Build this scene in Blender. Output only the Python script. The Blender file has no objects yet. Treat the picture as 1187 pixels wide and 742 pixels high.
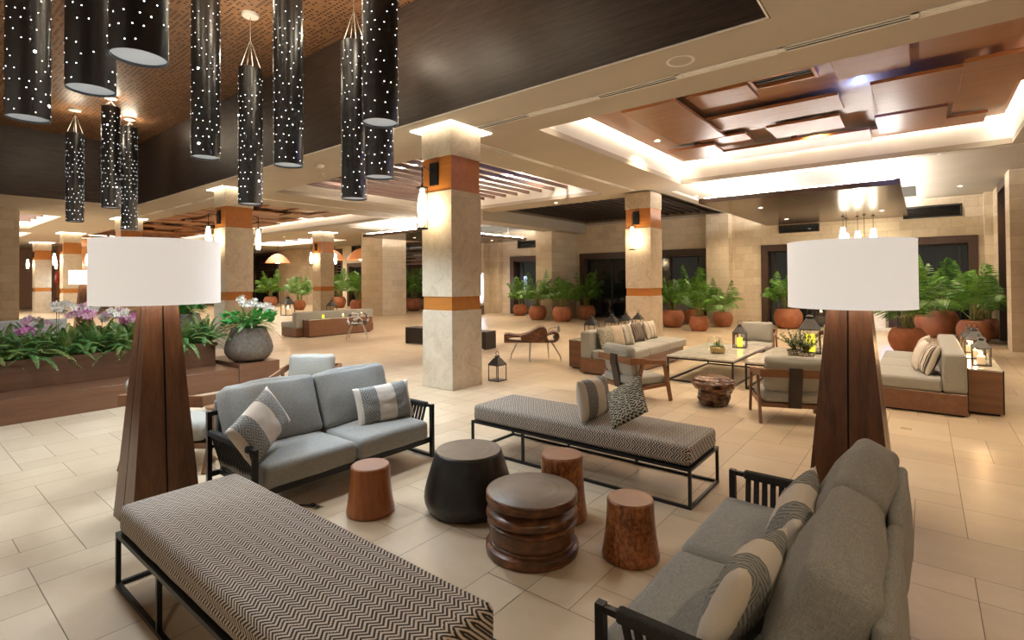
import bpy, bmesh, math, random
from mathutils import Vector, Matrix, noise

S = bpy.context.scene
C = S.collection
PI = math.pi
R = math.radians

# ------------------------------------------------------------------ helpers: objects
def tag(o, label=None, cat=None, group=None, kind=None):
    if label: o['label'] = label
    if cat: o['category'] = cat
    if group: o['group'] = group
    if kind: o['kind'] = kind
    return o

def thing(name, label, cat, loc=(0, 0, 0), rz=0.0, group=None, rot=None):
    o = bpy.data.objects.new(name, None)
    C.objects.link(o)
    o.empty_display_size = 0.1
    o.location = loc
    o.rotation_euler = rot if rot else (0, 0, rz)
    return tag(o, label, cat, group)

def dup(root, label=None, loc=None, rz=None, group=None, rot=None, scale=None):
    r = root.copy(); C.objects.link(r)
    if loc is not None: r.location = loc
    if rz is not None: r.rotation_euler = (0, 0, rz)
    if rot is not None: r.rotation_euler = rot
    if scale is not None: r.scale = (scale,) * 3 if isinstance(scale, (int, float)) else scale
    if label: r['label'] = label
    if group: r['group'] = group
    for ch in list(root.children):
        c = ch.copy(); C.objects.link(c); c.parent = r
        for g in list(ch.children):
            d = g.copy(); C.objects.link(d); d.parent = c
    return r

class MB:
    def __init__(s):
        s.bm = bmesh.new()

    def add(s, tmp, M=None, mi=0):
        vm = {}
        for v in tmp.verts:
            vm[v] = s.bm.verts.new(M @ v.co if M else v.co)
        for f in tmp.faces:
            try:
                nf = s.bm.faces.new([vm[v] for v in f.verts])
                nf.material_index = mi if mi else f.material_index
            except ValueError:
                pass
        tmp.free()
        return s

    def box(s, x0, x1, y0, y1, z0, z1, M=None, bev=0.0, seg=2, mi=0):
        t = bmesh.new()
        bmesh.ops.create_cube(t, size=1.0)
        for v in t.verts:
            v.co = Vector(((x0 + x1) / 2 + v.co.x * (x1 - x0), (y0 + y1) / 2 + v.co.y * (y1 - y0), (z0 + z1) / 2 + v.co.z * (z1 - z0)))
        if bev > 0:
            bmesh.ops.bevel(t, geom=t.edges[:], offset=bev, segments=seg, profile=0.5, affect='EDGES')
        return s.add(t, M, mi)

    def bar(s, p, q, w, h=None, up=(0, 0, 1), bev=0.0, mi=0):
        p, q = Vector(p), Vector(q)
        h = h or w
        d = q - p; L = d.length; d = d.normalized(); u = Vector(up)
        if abs(d.dot(u)) > 0.99: u = Vector((0, 1, 0))
        x = d.cross(u).normalized(); z = x.cross(d).normalized()
        M = Matrix(((x.x, d.x, z.x, p.x), (x.y, d.y, z.y, p.y), (x.z, d.z, z.z, p.z), (0, 0, 0, 1)))
        return s.box(-w / 2, w / 2, 0, L, -h / 2, h / 2, M, bev, 2, mi)

    def tube(s, pts, r, n=8, closed=False, M=None, mi=0):
        t = bmesh.new()
        pts = [Vector(p) for p in pts]
        rs = r if isinstance(r, (list, tuple)) else [r] * len(pts)
        rings = []; prev = None
        N = len(pts)
        for i, p in enumerate(pts):
            a = pts[(i - 1) % N] if (closed or i > 0) else p
            b = pts[(i + 1) % N] if (closed or i < N - 1) else p
            d = (b - a).normalized()
            if prev is None:
                u = Vector((0, 0, 1)) if abs(d.z) < 0.9 else Vector((1, 0, 0))
            else:
                u = prev
            x = d.cross(u).normalized(); y = x.cross(d).normalized(); prev = y
            rings.append([t.verts.new(p + (x * math.cos(2 * PI * k / n) + y * math.sin(2 * PI * k / n)) * rs[i]) for k in range(n)])
        m = N if closed else N - 1
        for i in range(m):
            A, B = rings[i], rings[(i + 1) % N]
            for k in range(n):
                f = t.faces.new((A[k], A[(k + 1) % n], B[(k + 1) % n], B[k])); f.smooth = True
        if not closed:
            t.faces.new(rings[0][::-1]); t.faces.new(rings[-1])
        return s.add(t, M, mi)

    def lathe(s, prof, n=40, M=None, cap=True, mi=0, wob=None):
        t = bmesh.new(); rings = []
        for (r, z) in prof:
            ring = []
            for k in range(n):
                a = 2 * PI * k / n
                rr = r * (wob(a, z) if wob else 1)
                ring.append(t.verts.new((rr * math.cos(a), rr * math.sin(a), z)))
            rings.append(ring)
        for A, B in zip(rings, rings[1:]):
            for k in range(n):
                t.faces.new((A[k], A[(k + 1) % n], B[(k + 1) % n], B[k]))
        if cap:
            if prof[0][0] > 1e-4: t.faces.new(rings[0][::-1])
            if prof[-1][0] > 1e-4: t.faces.new(rings[-1])
        return s.add(t, M, mi)

    def prism(s, poly, h0, h1, M=None, mi=0, bev=0.0):
        """polygon in local xy, extruded h0..h1 in local z"""
        t = bmesh.new()
        a = [t.verts.new((x, y, h0)) for x, y in poly]
        b = [t.verts.new((x, y, h1)) for x, y in poly]
        n = len(poly)
        for k in range(n):
            t.faces.new((a[k], a[(k + 1) % n], b[(k + 1) % n], b[k]))
        t.faces.new(a[::-1]); t.faces.new(b)
        bmesh.ops.recalc_face_normals(t, faces=t.faces[:])
        if bev:
            bmesh.ops.bevel(t, geom=t.edges[:], offset=bev, segments=2, profile=0.5, affect='EDGES')
        return s.add(t, M, mi)

    def face(s, pts, mi=0):
        f = s.bm.faces.new([s.bm.verts.new(p) for p in pts])
        f.material_index = mi
        return s

    def frustum(s, z0, a0, b0, z1, a1, b1, cx=0, cy=0, M=None, mi=0):
        t = bmesh.new()
        lo = [t.verts.new((cx + sx * a0, cy + sy * b0, z0)) for sx, sy in ((-1, -1), (1, -1), (1, 1), (-1, 1))]
        hi = [t.verts.new((cx + sx * a1, cy + sy * b1, z1)) for sx, sy in ((-1, -1), (1, -1), (1, 1), (-1, 1))]
        for k in range(4):
            t.faces.new((lo[k], lo[(k + 1) % 4], hi[(k + 1) % 4], hi[k]))
        t.faces.new(lo[::-1]); t.faces.new(hi)
        return s.add(t, M, mi)

    def mesh(s, name, mats, smooth=None):
        me = bpy.data.meshes.new(name)
        bmesh.ops.recalc_face_normals(s.bm, faces=s.bm.faces[:])
        s.bm.to_mesh(me); s.bm.free()
        for m in (mats if isinstance(mats, (list, tuple)) else [mats]):
            me.materials.append(m)
        if smooth is not None:
            me.polygons.foreach_set('use_smooth', [True] * len(me.polygons))
            if smooth < 179: me.set_sharp_from_angle(angle=R(smooth))
        return me

    def build(s, name, mats, parent=None, smooth=None, loc=None, rot=None):
        return link(name, s.mesh(name, mats, smooth), parent, loc, rot)

def link(name, me, parent=None, loc=None, rot=None):
    o = bpy.data.objects.new(name, me); C.objects.link(o)
    if parent: o.parent = parent
    if loc: o.location = loc
    if rot: o.rotation_euler = rot
    return o

def struct(name, mb, mats, smooth=None, label=None, cat=None):
    o = mb.build(name, mats, None, smooth)
    o['kind'] = 'structure'
    if label: o['label'] = label
    if cat: o['category'] = cat
    return o

def T(x=0, y=0, z=0): return Matrix.Translation((x, y, z))
def RX(a): return Matrix.Rotation(a, 4, 'X')
def RY(a): return Matrix.Rotation(a, 4, 'Y')
def RZ(a): return Matrix.Rotation(a, 4, 'Z')

# ------------------------------------------------------------------ helpers: soft shapes
def cushion_mesh(name, w, d, h, r, mat, crown=0.02, seed=0, wr=0.006, belly=0.0):
    """rounded box, centred in x,y, base z=0"""
    def ts(half):
        r_ = min(r, half * 0.98)
        out = [-half, -half + r_ * .12, -half + r_ * .4, -half + r_ * .75, -half + r_]
        m = max(2, int((2 * half - 2 * r_) / 0.06))
        for i in range(1, m): out.append(-half + r_ + (2 * half - 2 * r_) * i / m)
        out += [half - r_, half - r_ * .75, half - r_ * .4, half - r_ * .12, half]
        return out
    H = (w / 2, d / 2, h / 2)
    X, Y, Z = ts(H[0]), ts(H[1]), ts(H[2])
    bm = bmesh.new(); cache = {}
    def vert(p):
        k = (round(p[0], 5), round(p[1], 5), round(p[2], 5))
        if k in cache: return cache[k]
        q = Vector([max(-(H[i] - min(r, H[i] * .98)), min(H[i] - min(r, H[i] * .98), p[i])) for i in range(3)])
        n = Vector(p) - q
        rr = min(r, min(H) * .98)
        co = q + n.normalized() * rr if n.length > 1e-9 else Vector(p)
        fx, fy, fz = p[0] / H[0], p[1] / H[1], p[2] / H[2]
        co.z += crown * (1 - fx * fx) * (1 - fy * fy) * (1 if fz > 0 else -.2) * abs(fz)
        co.y += belly * (1 - fx * fx) * (1 - fz * fz) * fy
        nv = noise.noise(Vector((co.x * 6 + seed * 3.1, co.y * 6, co.z * 6)))
        n2 = noise.noise(Vector((co.x * 14 + seed, co.y * 14, co.z * 14)))
        nn = n.normalized() if n.length > 1e-9 else Vector((0, 0, 1))
        co += nn * (nv * wr + n2 * wr * .5)
        co.z += h / 2
        cache[k] = bm.verts.new(co)
        return cache[k]
    def grid(A, B, fn):
        for i in range(len(A) - 1):
            for j in range(len(B) - 1):
                vs = [vert(fn(A[i], B[j])), vert(fn(A[i + 1], B[j])), vert(fn(A[i + 1], B[j + 1])), vert(fn(A[i], B[j + 1]))]
                if len(set(vs)) == 4:
                    try: bm.faces.new(vs)
                    except ValueError: pass
    for sgn in (-1, 1):
        grid(X, Y, lambda a, b: (a, b, sgn * H[2]))
        grid(X, Z, lambda a, b: (a, sgn * H[1], b))
        grid(Y, Z, lambda a, b: (sgn * H[0], a, b))
    m = MB(); m.bm.free(); m.bm = bm
    return m.mesh(name, mat, 179)

def pillow_mesh(name, w, h, t, mat, seed=0, n=26, pinch=.07, wr=.008):
    """throw pillow standing on its lower edge: x width, z height, y thickness"""
    bm = bmesh.new(); rows = {}
    for side in (-1, 1):
        for i in range(n + 1):
            for j in range(n + 1):
                u = -1 + 2 * i / n; v = -1 + 2 * j / n
                edge = i in (0, n) or j in (0, n)
                if edge and side == 1: rows[(1, i, j)] = rows[(-1, i, j)]; continue
                x = w / 2 * u * (1 - pinch * (1 - v * v) * abs(u) ** 2)
                z = h / 2 * v * (1 - pinch * (1 - u * u) * abs(v) ** 2)
                th = t / 2 * (max(0, (1 - abs(u) ** 2.6)) * max(0, (1 - abs(v) ** 2.6))) ** .55
                nz = noise.noise(Vector((u * 2.4 + seed * 5, v * 2.4, side * 3 + seed)))
                n2 = noise.noise(Vector((u * 6 + seed * 5, v * 6, side * 3 + seed)))
                k = 0 if edge else 1
                y = side * (th + k * (nz * wr + n2 * wr * .5) * (th / (t / 2)))
                rows[(side, i, j)] = bm.verts.new((x, y, z + h / 2))
    for side in (-1, 1):
        for i in range(n):
            for j in range(n):
                vs = [rows[(side, i, j)], rows[(side, i + 1, j)], rows[(side, i + 1, j + 1)], rows[(side, i, j + 1)]]
                bm.faces.new(vs if side < 0 else vs[::-1])
    # piped seam
    m = MB(); m.bm.free(); m.bm = bm
    return m.mesh(name, mat, 179)

def pillow(name, label, me, seam_mat, w, h, loc, rot, group=None, cat='pillow'):
    o = link(name, me, None, loc, rot)
    return tag(o, label, cat, group)

# ------------------------------------------------------------------ helpers: materials
class Mat:
    def __init__(s, name):
        s.m = bpy.data.materials.new(name); s.m.use_nodes = True
        s.t = s.m.node_tree; s.t.nodes.clear()
        s.out = s.t.nodes.new('ShaderNodeOutputMaterial')
        s.b = s.t.nodes.new('ShaderNodeBsdfPrincipled')
        s.t.links.new(s.b.outputs[0], s.out.inputs[0])
        s._oc = None

    def n(s, typ, ins=None, **props):
        nd = s.t.nodes.new(typ)
        for k, v in props.items(): setattr(nd, k, v)
        for k, v in (ins or {}).items(): s.put(nd.inputs[k], v)
        return nd

    def put(s, sock, v):
        if hasattr(v, 'is_output'): s.t.links.new(v, sock)
        elif isinstance(v, (tuple, list)) and sock.type == 'RGBA' and len(v) == 3: sock.default_value = (*v, 1)
        else: sock.default_value = v

    def co(s, kind='Object'):
        if s._oc is None: s._oc = s.n('ShaderNodeTexCoord')
        return s._oc.outputs[kind]

    def wpos(s): return s.n('ShaderNodeNewGeometry').outputs['Position']

    def xyz(s, v):
        d = s.n('ShaderNodeSeparateXYZ', {0: v}); return d.outputs[0], d.outputs[1], d.outputs[2]

    def vec(s, x, y, z): return s.n('ShaderNodeCombineXYZ', {0: x, 1: y, 2: z}).outputs[0]

    def ma(s, op, a, b=None, c=None, clamp=False):
        nd = s.n('ShaderNodeMath', operation=op, use_clamp=clamp)
        s.put(nd.inputs[0], a)
        if b is not None: s.put(nd.inputs[1], b)
        if c is not None: s.put(nd.inputs[2], c)
        return nd.outputs[0]

    def scale(s, v, sc): 
        nd = s.n('ShaderNodeMapping'); s.put(nd.inputs[0], v); nd.inputs['Scale'].default_value = sc
        return nd.outputs[0]

    def noise(s, v, scale=5, detail=3, rough=.5, dist=0, out='Fac'):
        return s.n('ShaderNodeTexNoise', {'Vector': v, 'Scale': scale, 'Detail': detail, 'Roughness': rough, 'Distortion': dist}).outputs[out]

    def ramp(s, f, stops, interp='LINEAR'):
        nd = s.n('ShaderNodeValToRGB', {0: f}); cr = nd.color_ramp; cr.interpolation = interp
        while len(cr.elements) < len(stops): cr.elements.new(.5)
        for e, (p, c) in zip(cr.elements, stops):
            e.position = p; e.color = (*c, 1) if len(c) == 3 else c
        return nd.outputs[0]

    def mix(s, f, a, b, mode='MIX'):
        nd = s.n('ShaderNodeMix', data_type='RGBA', blend_type=mode)
        s.put(nd.inputs[0], f); s.put(nd.inputs[6], a); s.put(nd.inputs[7], b)
        return nd.outputs[2]

    def bump(s, h, strength=.3, dist=.01):
        return s.n('ShaderNodeBump', {'Height': h, 'Strength': strength, 'Distance': dist}).outputs[0]

    def done(s, color=None, rough=.5, metal=0, normal=None, emit=None, estr=0, spec=None, **kw):
        if color is not None: s.put(s.b.inputs['Base Color'], color)
        s.put(s.b.inputs['Roughness'], rough); s.put(s.b.inputs['Metallic'], metal)
        if normal is not None: s.put(s.b.inputs['Normal'], normal)
        if emit is not None: s.put(s.b.inputs['Emission Color'], emit); s.put(s.b.inputs['Emission Strength'], estr)
        if spec is not None: s.put(s.b.inputs['Specular IOR Level'], spec)
        for k, v in kw.items(): s.put(s.b.inputs[k], v)
        return s.m

def srgb(r, g, b):
    f = lambda c: ((c / 255 + .055) / 1.055) ** 2.4 if c > 10 else c / 255 / 12.92
    return (f(r), f(g), f(b))

def plain(name, col, rough=.5, metal=0, var=.08, scale=8, bump=0, **kw):
    m = Mat(name); v = m.co()
    f = m.noise(v, scale, 4)
    c = m.ramp(f, [(.25, tuple(x * (1 - var) for x in col)), (.75, tuple(min(1, x * (1 + var)) for x in col))])
    nrm = m.bump(m.noise(v, scale * 6, 3), bump, .004) if bump else None
    return m.done(c, rough, metal, nrm, **kw)

def glow(name, col, strength):
    m = Mat(name)
    return m.done((0.8, 0.8, 0.8), .6, emit=col, estr=strength)

def wood(name, c1, c2, axis='Z', rough=.4, scale=1.0, bump=.15, coords='Object', band=14, gloss=None):
    m = Mat(name); v = m.co(coords)
    sc = {'X': (.9, band, band), 'Y': (band, .9, band), 'Z': (band, band, .9)}[axis]
    p = m.scale(v, tuple(x * scale for x in sc))
    f = m.noise(p, 1.6, 6, .62, .6)
    g = m.noise(m.scale(v, tuple(x * scale * 5 for x in sc)), 2.0, 3, .6)
    f2 = m.ma('ADD', m.ma('MULTIPLY', f, .75), m.ma('MULTIPLY', g, .25))
    mid = tuple((a + b) / 2 for a, b in zip(c1, c2))
    c = m.ramp(f2, [(.30, c1), (.5, mid), (.72, c2)])
    return m.done(c, rough, 0, m.bump(f2, bump, .003) if bump else None)

M = {}
def mats():
    # plaster
    m = Mat('beige_plaster'); v = m.wpos()
    f = m.noise(v, 1.2, 4); f2 = m.noise(v, 60, 2)
    M['plaster'] = m.done(m.ramp(f, [(.3, (.40, .352, .28)), (.7, (.435, .382, .305))]), .85, 0, m.bump(f2, .05, .002))
    M['white'] = plain('white_plaster', (.74, .71, .65), .8, 0, .03, 3)
    # floor tile
    m = Mat('porcelain_tile'); v = m.wpos()
    at = m.n('ShaderNodeAttribute', attribute_name='tint').outputs['Fac']
    f = m.noise(m.scale(v, (1, 2.2, 1)), 1.7, 4, .55); g = m.noise(v, 22, 3)
    ff = m.ma('ADD', m.ma('MULTIPLY', f, .6), m.ma('ADD', m.ma('MULTIPLY', g, .12), m.ma('MULTIPLY', at, .28)))
    c = m.ramp(ff, [(.18, (.48, .36, .228)), (.5, (.565, .437, .29)), (.75, (.64, .515, .362))])
    M['tile'] = m.done(c, m.ma('MULTIPLY_ADD', f, .16, .24), 0, None, spec=.42)
    M['grout'] = plain('tile_grout', (.23, .18, .13), .9)
    # dark veneer (fascia)
    m = Mat('dark_veneer'); v = m.wpos(); 
    p = m.scale(v, (1.2, 1.2, 22))
    f = m.noise(p, 1.4, 6, .6, .3); g = m.noise(m.scale(v, (5, 5, 90)), 1.5, 3)
    ff = m.ma('ADD', m.ma('MULTIPLY', f, .6), m.ma('MULTIPLY', g, .4))
    M['fascia'] = m.done(m.ramp(ff, [(.32, (.022, .014, .011)), (.68, (.085, .056, .044))]), .42, 0, m.bump(ff, .1, .002))
    # perforated ceiling
    m = Mat('perforated_wood'); v = m.wpos(); x, y, z = m.xyz(v)
    cx = m.ma('DIVIDE', x, .075); cy = m.ma('DIVIDE', y, .075)
    fx = m.ma('SUBTRACT', m.ma('FRACT', cx), .5); fy = m.ma('SUBTRACT', m.ma('FRACT', cy), .5)
    d = m.ma('SQRT', m.ma('ADD', m.ma('MULTIPLY', fx, fx), m.ma('MULTIPLY', fy, fy)))
    cell = m.vec(m.ma('FLOOR', cx), m.ma('FLOOR', cy), 0.0)
    wn = m.n('ShaderNodeTexWhiteNoise', {'Vector': cell}, noise_dimensions='3D').outputs['Value']
    cl = m.noise(m.scale(cell, (.16, .42, 1)), 1.0, 2)
    on = m.ma('GREATER_THAN', m.ma('ADD', wn, m.ma('MULTIPLY', cl, .9)), .80)
    hole = m.ma('MULTIPLY', m.ma('LESS_THAN', d, .30), on)
    g = m.noise(m.scale(v, (1, 14, 1)), 1.3, 5, .6, .4)
    base = m.ramp(g, [(.3, (.24, .115, .052)), (.7, (.36, .185, .09))])
    c = m.mix(hole, base, (.012, .008, .006))
    M['perf'] = m.done(c, .45)
    # stone of the pillars
    m = Mat('coral_stone'); v = m.co()
    f = m.noise(v, 3.2, 6, .65, 1.2); g = m.noise(v, 38, 4, .7)
    vo = m.n('ShaderNodeTexVoronoi', {'Vector': v, 'Scale': 55.0}).outputs['Distance']
    pit = m.ma('LESS_THAN', m.ma('ADD', vo, m.ma('MULTIPLY', g, .35)), .30)
    ff = m.ma('ADD', m.ma('MULTIPLY', f, .6), m.ma('MULTIPLY', g, .4))
    c = m.ramp(ff, [(.3, (.36, .28, .195)), (.5, (.53, .44, .32)), (.72, (.64, .56, .43))])
    c = m.mix(m.ma('MULTIPLY', pit, .55), c, (.30, .21, .13))
    M['stone'] = m.done(c, .75, 0, m.bump(ff, .25, .006))
    # block wall
    m = Mat('stone_block_wall'); v = m.wpos(); x, y, z = m.xyz(v)
    u = m.ma('ADD', x, y)
    bv = m.vec(u, z, 0.0)
    br = m.n('ShaderNodeTexBrick', {'Vector': bv, 'Color1': (.1, .1, .1, 1), 'Color2': (.9, .9, .9, 1), 'Mortar': (.5, .5, .5, 1), 'Scale': 1.0, 'Mortar Size': .006,
                               'Mortar Smooth': .2, 'Brick Width': .62, 'Row Height': .29, 'Bias': 0.0})
    f = m.noise(v, 7, 5, .65, .6); g = m.noise(v, 34, 3)
    tint = m.ma('MULTIPLY', m.xyz(br.outputs['Color'])[0], .35)
    ff = m.ma('ADD', m.ma('ADD', m.ma('MULTIPLY', f, .5), m.ma('MULTIPLY', g, .2)), tint)
    c = m.ramp(ff, [(.25, (.54, .43, .30)), (.5, (.67, .555, .405)), (.8, (.76, .655, .50))])
    c = m.mix(m.ma('MULTIPLY', br.outputs['Fac'], .5), c, (.36, .27, .18))
    M['block'] = m.done(c, .85, 0, m.bump(m.ma('SUBTRACT', ff, m.ma('MULTIPLY', br.outputs['Fac'], .8)), .35, .012))
    # amber veneer bands, ceiling panels
    M['band'] = wood('amber_veneer', (.36, .125, .022), (.50, .19, .04), 'X', .28, .5, 0)
    M['panel'] = wood('polished_ceiling_veneer', (.20, .088, .040), (.31, .145, .068), 'X', .42, .45, 0)
    M['panel_edge'] = wood('orange_panel_edge', (.30, .11, .03), (.40, .15, .045), 'X', .3, .5, 0)
    M['canopy'] = wood('dark_canopy_veneer', (.055, .033, .023), (.11, .068, .047), 'X', .22, .4, 0)
    M['slat'] = wood('slat_wood', (.075, .04, .03), (.14, .08, .06), 'Y', .5, .6, 0)
    M['slat_dark'] = wood('dark_slat_wood', (.016, .010, .008), (.034, .022, .017), 'Y', .5, .6, 0)
    M['plenum'] = plain('brown_plenum', (.16, .115, .08), .9)
    M['black_void'] = plain('dark_plenum', (.012, .010, .009), .9)
    M['doorwood'] = wood('dark_door_wood', (.04, .021, .013), (.085, .047, .03), 'Z', .4, 1, .05)
    M['planter'] = wood('brown_planter_veneer', (.11, .046, .021), (.19, .088, .044), 'Y', .33, .5, .03)
    M['walnut'] = wood('walnut', (.06, .021, .009), (.22, .095, .042), 'Z', .34, 1.0, .06, band=9)
    M['walnut_light'] = wood('walnut_edge', (.24, .12, .06), (.33, .18, .10), 'Z', .4, 1, .04)
    M['groove'] = plain('groove_black', (.012, .008, .006), .6)
    M['chairwood'] = wood('oiled_teak', (.16, .066, .026), (.27, .125, .055), 'X', .36, 1.2, .05)
    M['sofawood'] = wood('brown_sofa_veneer', (.14, .058, .026), (.24, .11, .052), 'X', .35, .6, .04)
    M['burlstool'] = None
    m = Mat('red_burl_veneer'); v = m.co()
    f = m.noise(m.scale(v, (1, 1, .7)), 42, 4, .6, .6); g = m.noise(v, 7, 3)
    ff = m.ma('ADD', m.ma('MULTIPLY', f, .7), m.ma('MULTIPLY', g, .3))
    M['burl_stool'] = m.done(m.ramp(ff, [(.36, (.075, .020, .007)), (.5, (.25, .080, .023)), (.64, (.43, .165, .056))]), .3, 0, m.bump(ff, .06, .002))
    m = Mat('orange_veneer'); v = m.co()
    f = m.noise(m.scale(v, (16, 16, 1.2)), 1.6, 5, .6, .5)
    M['orange_stool'] = m.done(m.ramp(f, [(.3, (.22, .060, .016)), (.7, (.39, .13, .037))]), .3, 0, m.bump(f, .05, .002))
    M['stool_top'] = wood('stool_top', (.26, .115, .055), (.36, .17, .09), 'X', .34, .8, 0)
    M['drum'] = None
    m = Mat('hammered_black'); v = m.co()
    f = m.noise(v, 9, 4, .55); vo = m.n('ShaderNodeTexVoronoi', {'Vector': v, 'Scale': 16.0}, feature='SMOOTH_F1').outputs['Distance']
    hh = m.ma('ADD', f, m.ma('MULTIPLY', vo, .7))
    M['drum'] = m.done(m.ramp(f, [(.3, (.008, .008, .008)), (.7, (.022, .021, .019))]), .34, 0, m.bump(hh, .35, .01))
    m = Mat('ringed_taupe_top'); v = m.co(); x, y, z = m.xyz(v)
    rr = m.ma('SQRT', m.ma('ADD', m.ma('MULTIPLY', x, x), m.ma('MULTIPLY', y, y)))
    f = m.noise(m.vec(m.ma('MULTIPLY', rr, 60), x, y), 1, 3); g = m.noise(v, 9, 4)
    M['taupe_top'] = m.done(m.ramp(m.ma('ADD', m.ma('MULTIPLY', f, .5), m.ma('MULTIPLY', g, .5)), [(.35, (.17, .125, .085)), (.65, (.24, .185, .13))]), .42)
    m = Mat('turned_dark_wood'); v = m.co()
    f = m.noise(m.scale(v, (3, 3, 18)), 1.6, 5, .65, .5); g = m.noise(v, 14, 4)
    M['turned'] = m.done(m.ramp(m.ma('ADD', m.ma('MULTIPLY', f, .6), m.ma('MULTIPLY', g, .4)), [(.35, (.034, .013, .006)), (.52, (.12, .045, .016)), (.70, (.33, .125, .044))]), .32, 0, m.bump(f, .15, .004))
    m = Mat('teak_root'); v = m.co()
    f = m.noise(m.scale(v, (2.2, 2.2, 6)), 2.0, 6, .62, 1.6); g = m.noise(v, 26, 3)
    M['root'] = m.done(m.ramp(m.ma('ADD', m.ma('MULTIPLY', f, .8), m.ma('MULTIPLY', g, .2)), [(.34, (.022, .009, .004)), (.5, (.11, .042, .017)), (.68, (.30, .145, .065))]), .24, 0, m.bump(f, .25, .010))
    M['black'] = plain('black_metal', (.012, .012, .013), .38, .3, .1)
    M['rope'] = None
    m = Mat('black_rope'); v = m.co(); x, y, z = m.xyz(v)
    w = m.ma('SINE', m.ma('MULTIPLY', m.ma('ADD', m.ma('ADD', x, y), z), 700)); f = m.noise(v, 60, 2)
    M['rope'] = m.done(m.ramp(m.ma('MULTIPLY_ADD', w, .3, m.ma('MULTIPLY', f, .8)), [(.2, (.010, .009, .008)), (.8, (.035, .031, .027))]), .8, 0, m.bump(w, .4, .002))
    # herringbone
    m = Mat('herringbone_fabric'); v = m.co(); x, y, z = m.xyz(v)
    q = .0030
    sx = m.ma('MULTIPLY', m.ma('FLOOR', m.ma('DIVIDE', x, q)), q)
    w0 = m.ma('ADD', y, z)
    sw = m.ma('MULTIPLY', m.ma('FLOOR', m.ma('DIVIDE', w0, q)), q)
    tri = m.ma('PINGPONG', sw, .030)
    ph = m.ma('FRACT', m.ma('DIVIDE', m.ma('ADD', sx, tri), .0225))
    on = m.ma('GREATER_THAN', ph, .5)
    f = m.noise(v, 160, 2); 
    dark = m.mix(f, (.010, .007, .005), (.028, .020, .016)); light = m.mix(f, (.52, .43, .34), (.70, .60, .49))
    M['herring'] = m.done(m.mix(on, dark, light), .92, 0, m.bump(m.ma('ADD', on, f), .25, .002), **{'Sheen Weight': .15})
    # sofa fabrics
    def fabric(name, c1, c2, sc=1.0, coarse=1.0):
        m = Mat(name); v = m.co(); x, y, z = m.xyz(v)
        a = m.noise(m.scale(v, (30, 300, 300)), sc, 3, .6); b = m.noise(m.scale(v, (300, 30, 300)), sc, 3, .6)
        d = m.noise(m.scale(v, (300, 300, 30)), sc, 3, .6)
        f = m.ma('MULTIPLY', m.ma('ADD', m.ma('ADD', a, b), d), .333)
        c = m.ramp(f, [(.36, c1), (.64, c2)])
        return m.done(c, .95, 0, m.bump(f, .3 * coarse, .003), **{'Sheen Weight': .1})
    M['grey'] = fabric('grey_linen', (.185, .183, .168), (.39, .385, .35))
    M['grey_light'] = fabric('pale_grey_linen', (.25, .235, .195), (.40, .38, .325))
    M['cream'] = fabric('cream_cotton', (.60, .52, .43), (.74, .66, .56), 1, .6)
    # lumbar pillow with bands
    m = Mat('banded_lumbar'); v = m.co(); x, y, z = m.xyz(v)
    a = m.ma('ABSOLUTE', x)
    band = m.ma('MULTIPLY', m.ma('GREATER_THAN', a, .088), m.ma('LESS_THAN', a, .235))
    dx = m.ma('PINGPONG', m.ma('ADD', a, 0.010), .065); dz = m.ma('PINGPONG', z, .085)
    dia = m.ma('FRACT', m.ma('MULTIPLY', m.ma('ADD', dx, m.ma('MULTIPLY', dz, .78)), 42))
    on = m.ma('GREATER_THAN', dia, .45)
    f = m.noise(v, 200, 2)
    g = m.mix(on, (.15, .15, .138), (.36, .36, .33)); c0 = m.mix(f, (.62, .55, .46), (.78, .70, .60))
    M['lumbar'] = m.done(m.mix(band, c0, m.mix(m.ma('MULTIPLY', f, .4), g, (.2, .2, .185))), .95, 0, m.bump(m.ma('ADD', f, m.ma('MULTIPLY', m.ma('MULTIPLY', on, band), .6)), .25, .002))
    # speckled pillow
    m = Mat('wavy_black_cream'); v = m.co(); x, y, z = m.xyz(v)
    wv = m.ma('ADD', z, m.ma('MULTIPLY', m.ma('SINE', m.ma('MULTIPLY', x, 150)), .006))
    ro = m.ma('FRACT', m.ma('DIVIDE', wv, .024)); cel = m.vec(m.ma('MULTIPLY', x, 45), m.ma('FLOOR', m.ma('DIVIDE', wv, .024)), 0.0)
    br = m.noise(cel, 1, 1)
    on = m.ma('MULTIPLY', m.ma('LESS_THAN', ro, .5), m.ma('GREATER_THAN', br, .44))
    f = m.noise(v, 150, 2)
    M['speckle'] = m.done(m.mix(on, m.mix(f, (.40, .35, .25), (.58, .51, .38)), (.014, .013, .013)), .95, 0, m.bump(on, .3, .002))
    # striped pillows
    def stripes(name, stops, period, axis=0):
        m = Mat(name); v = m.co(); p = m.xyz(v)[axis]
        f = m.ma('FRACT', m.ma('DIVIDE', m.ma('ADD', p, 5.0), period)); 
        return m.done(m.ramp(f, stops, 'CONSTANT'), .95, 0, m.bump(m.noise(v, 150, 2), .2, .002))
    M['stripe_brown'] = stripes('brown_striped', [(0, (.06, .042, .03)), (.35, (.45, .36, .26)), (.45, (.10, .07, .05)), (.7, (.03, .022, .018)), (.85, (.32, .25, .18))], .085)
    M['stripe_beige'] = stripes('beige_striped', [(0, (.62, .54, .43)), (.55, (.18, .13, .09)), (.66, (.55, .46, .35)), (.8, (.25, .19, .13)), (.88, (.6, .52, .41))], .12)
    M['stripe_cream'] = stripes('cream_grey_striped', [(0, (.33, .29, .225)), (.28, (.72, .67, .58)), (.62, (.24, .21, .165)), (.8, (.45, .40, .32))], .42)
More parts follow.
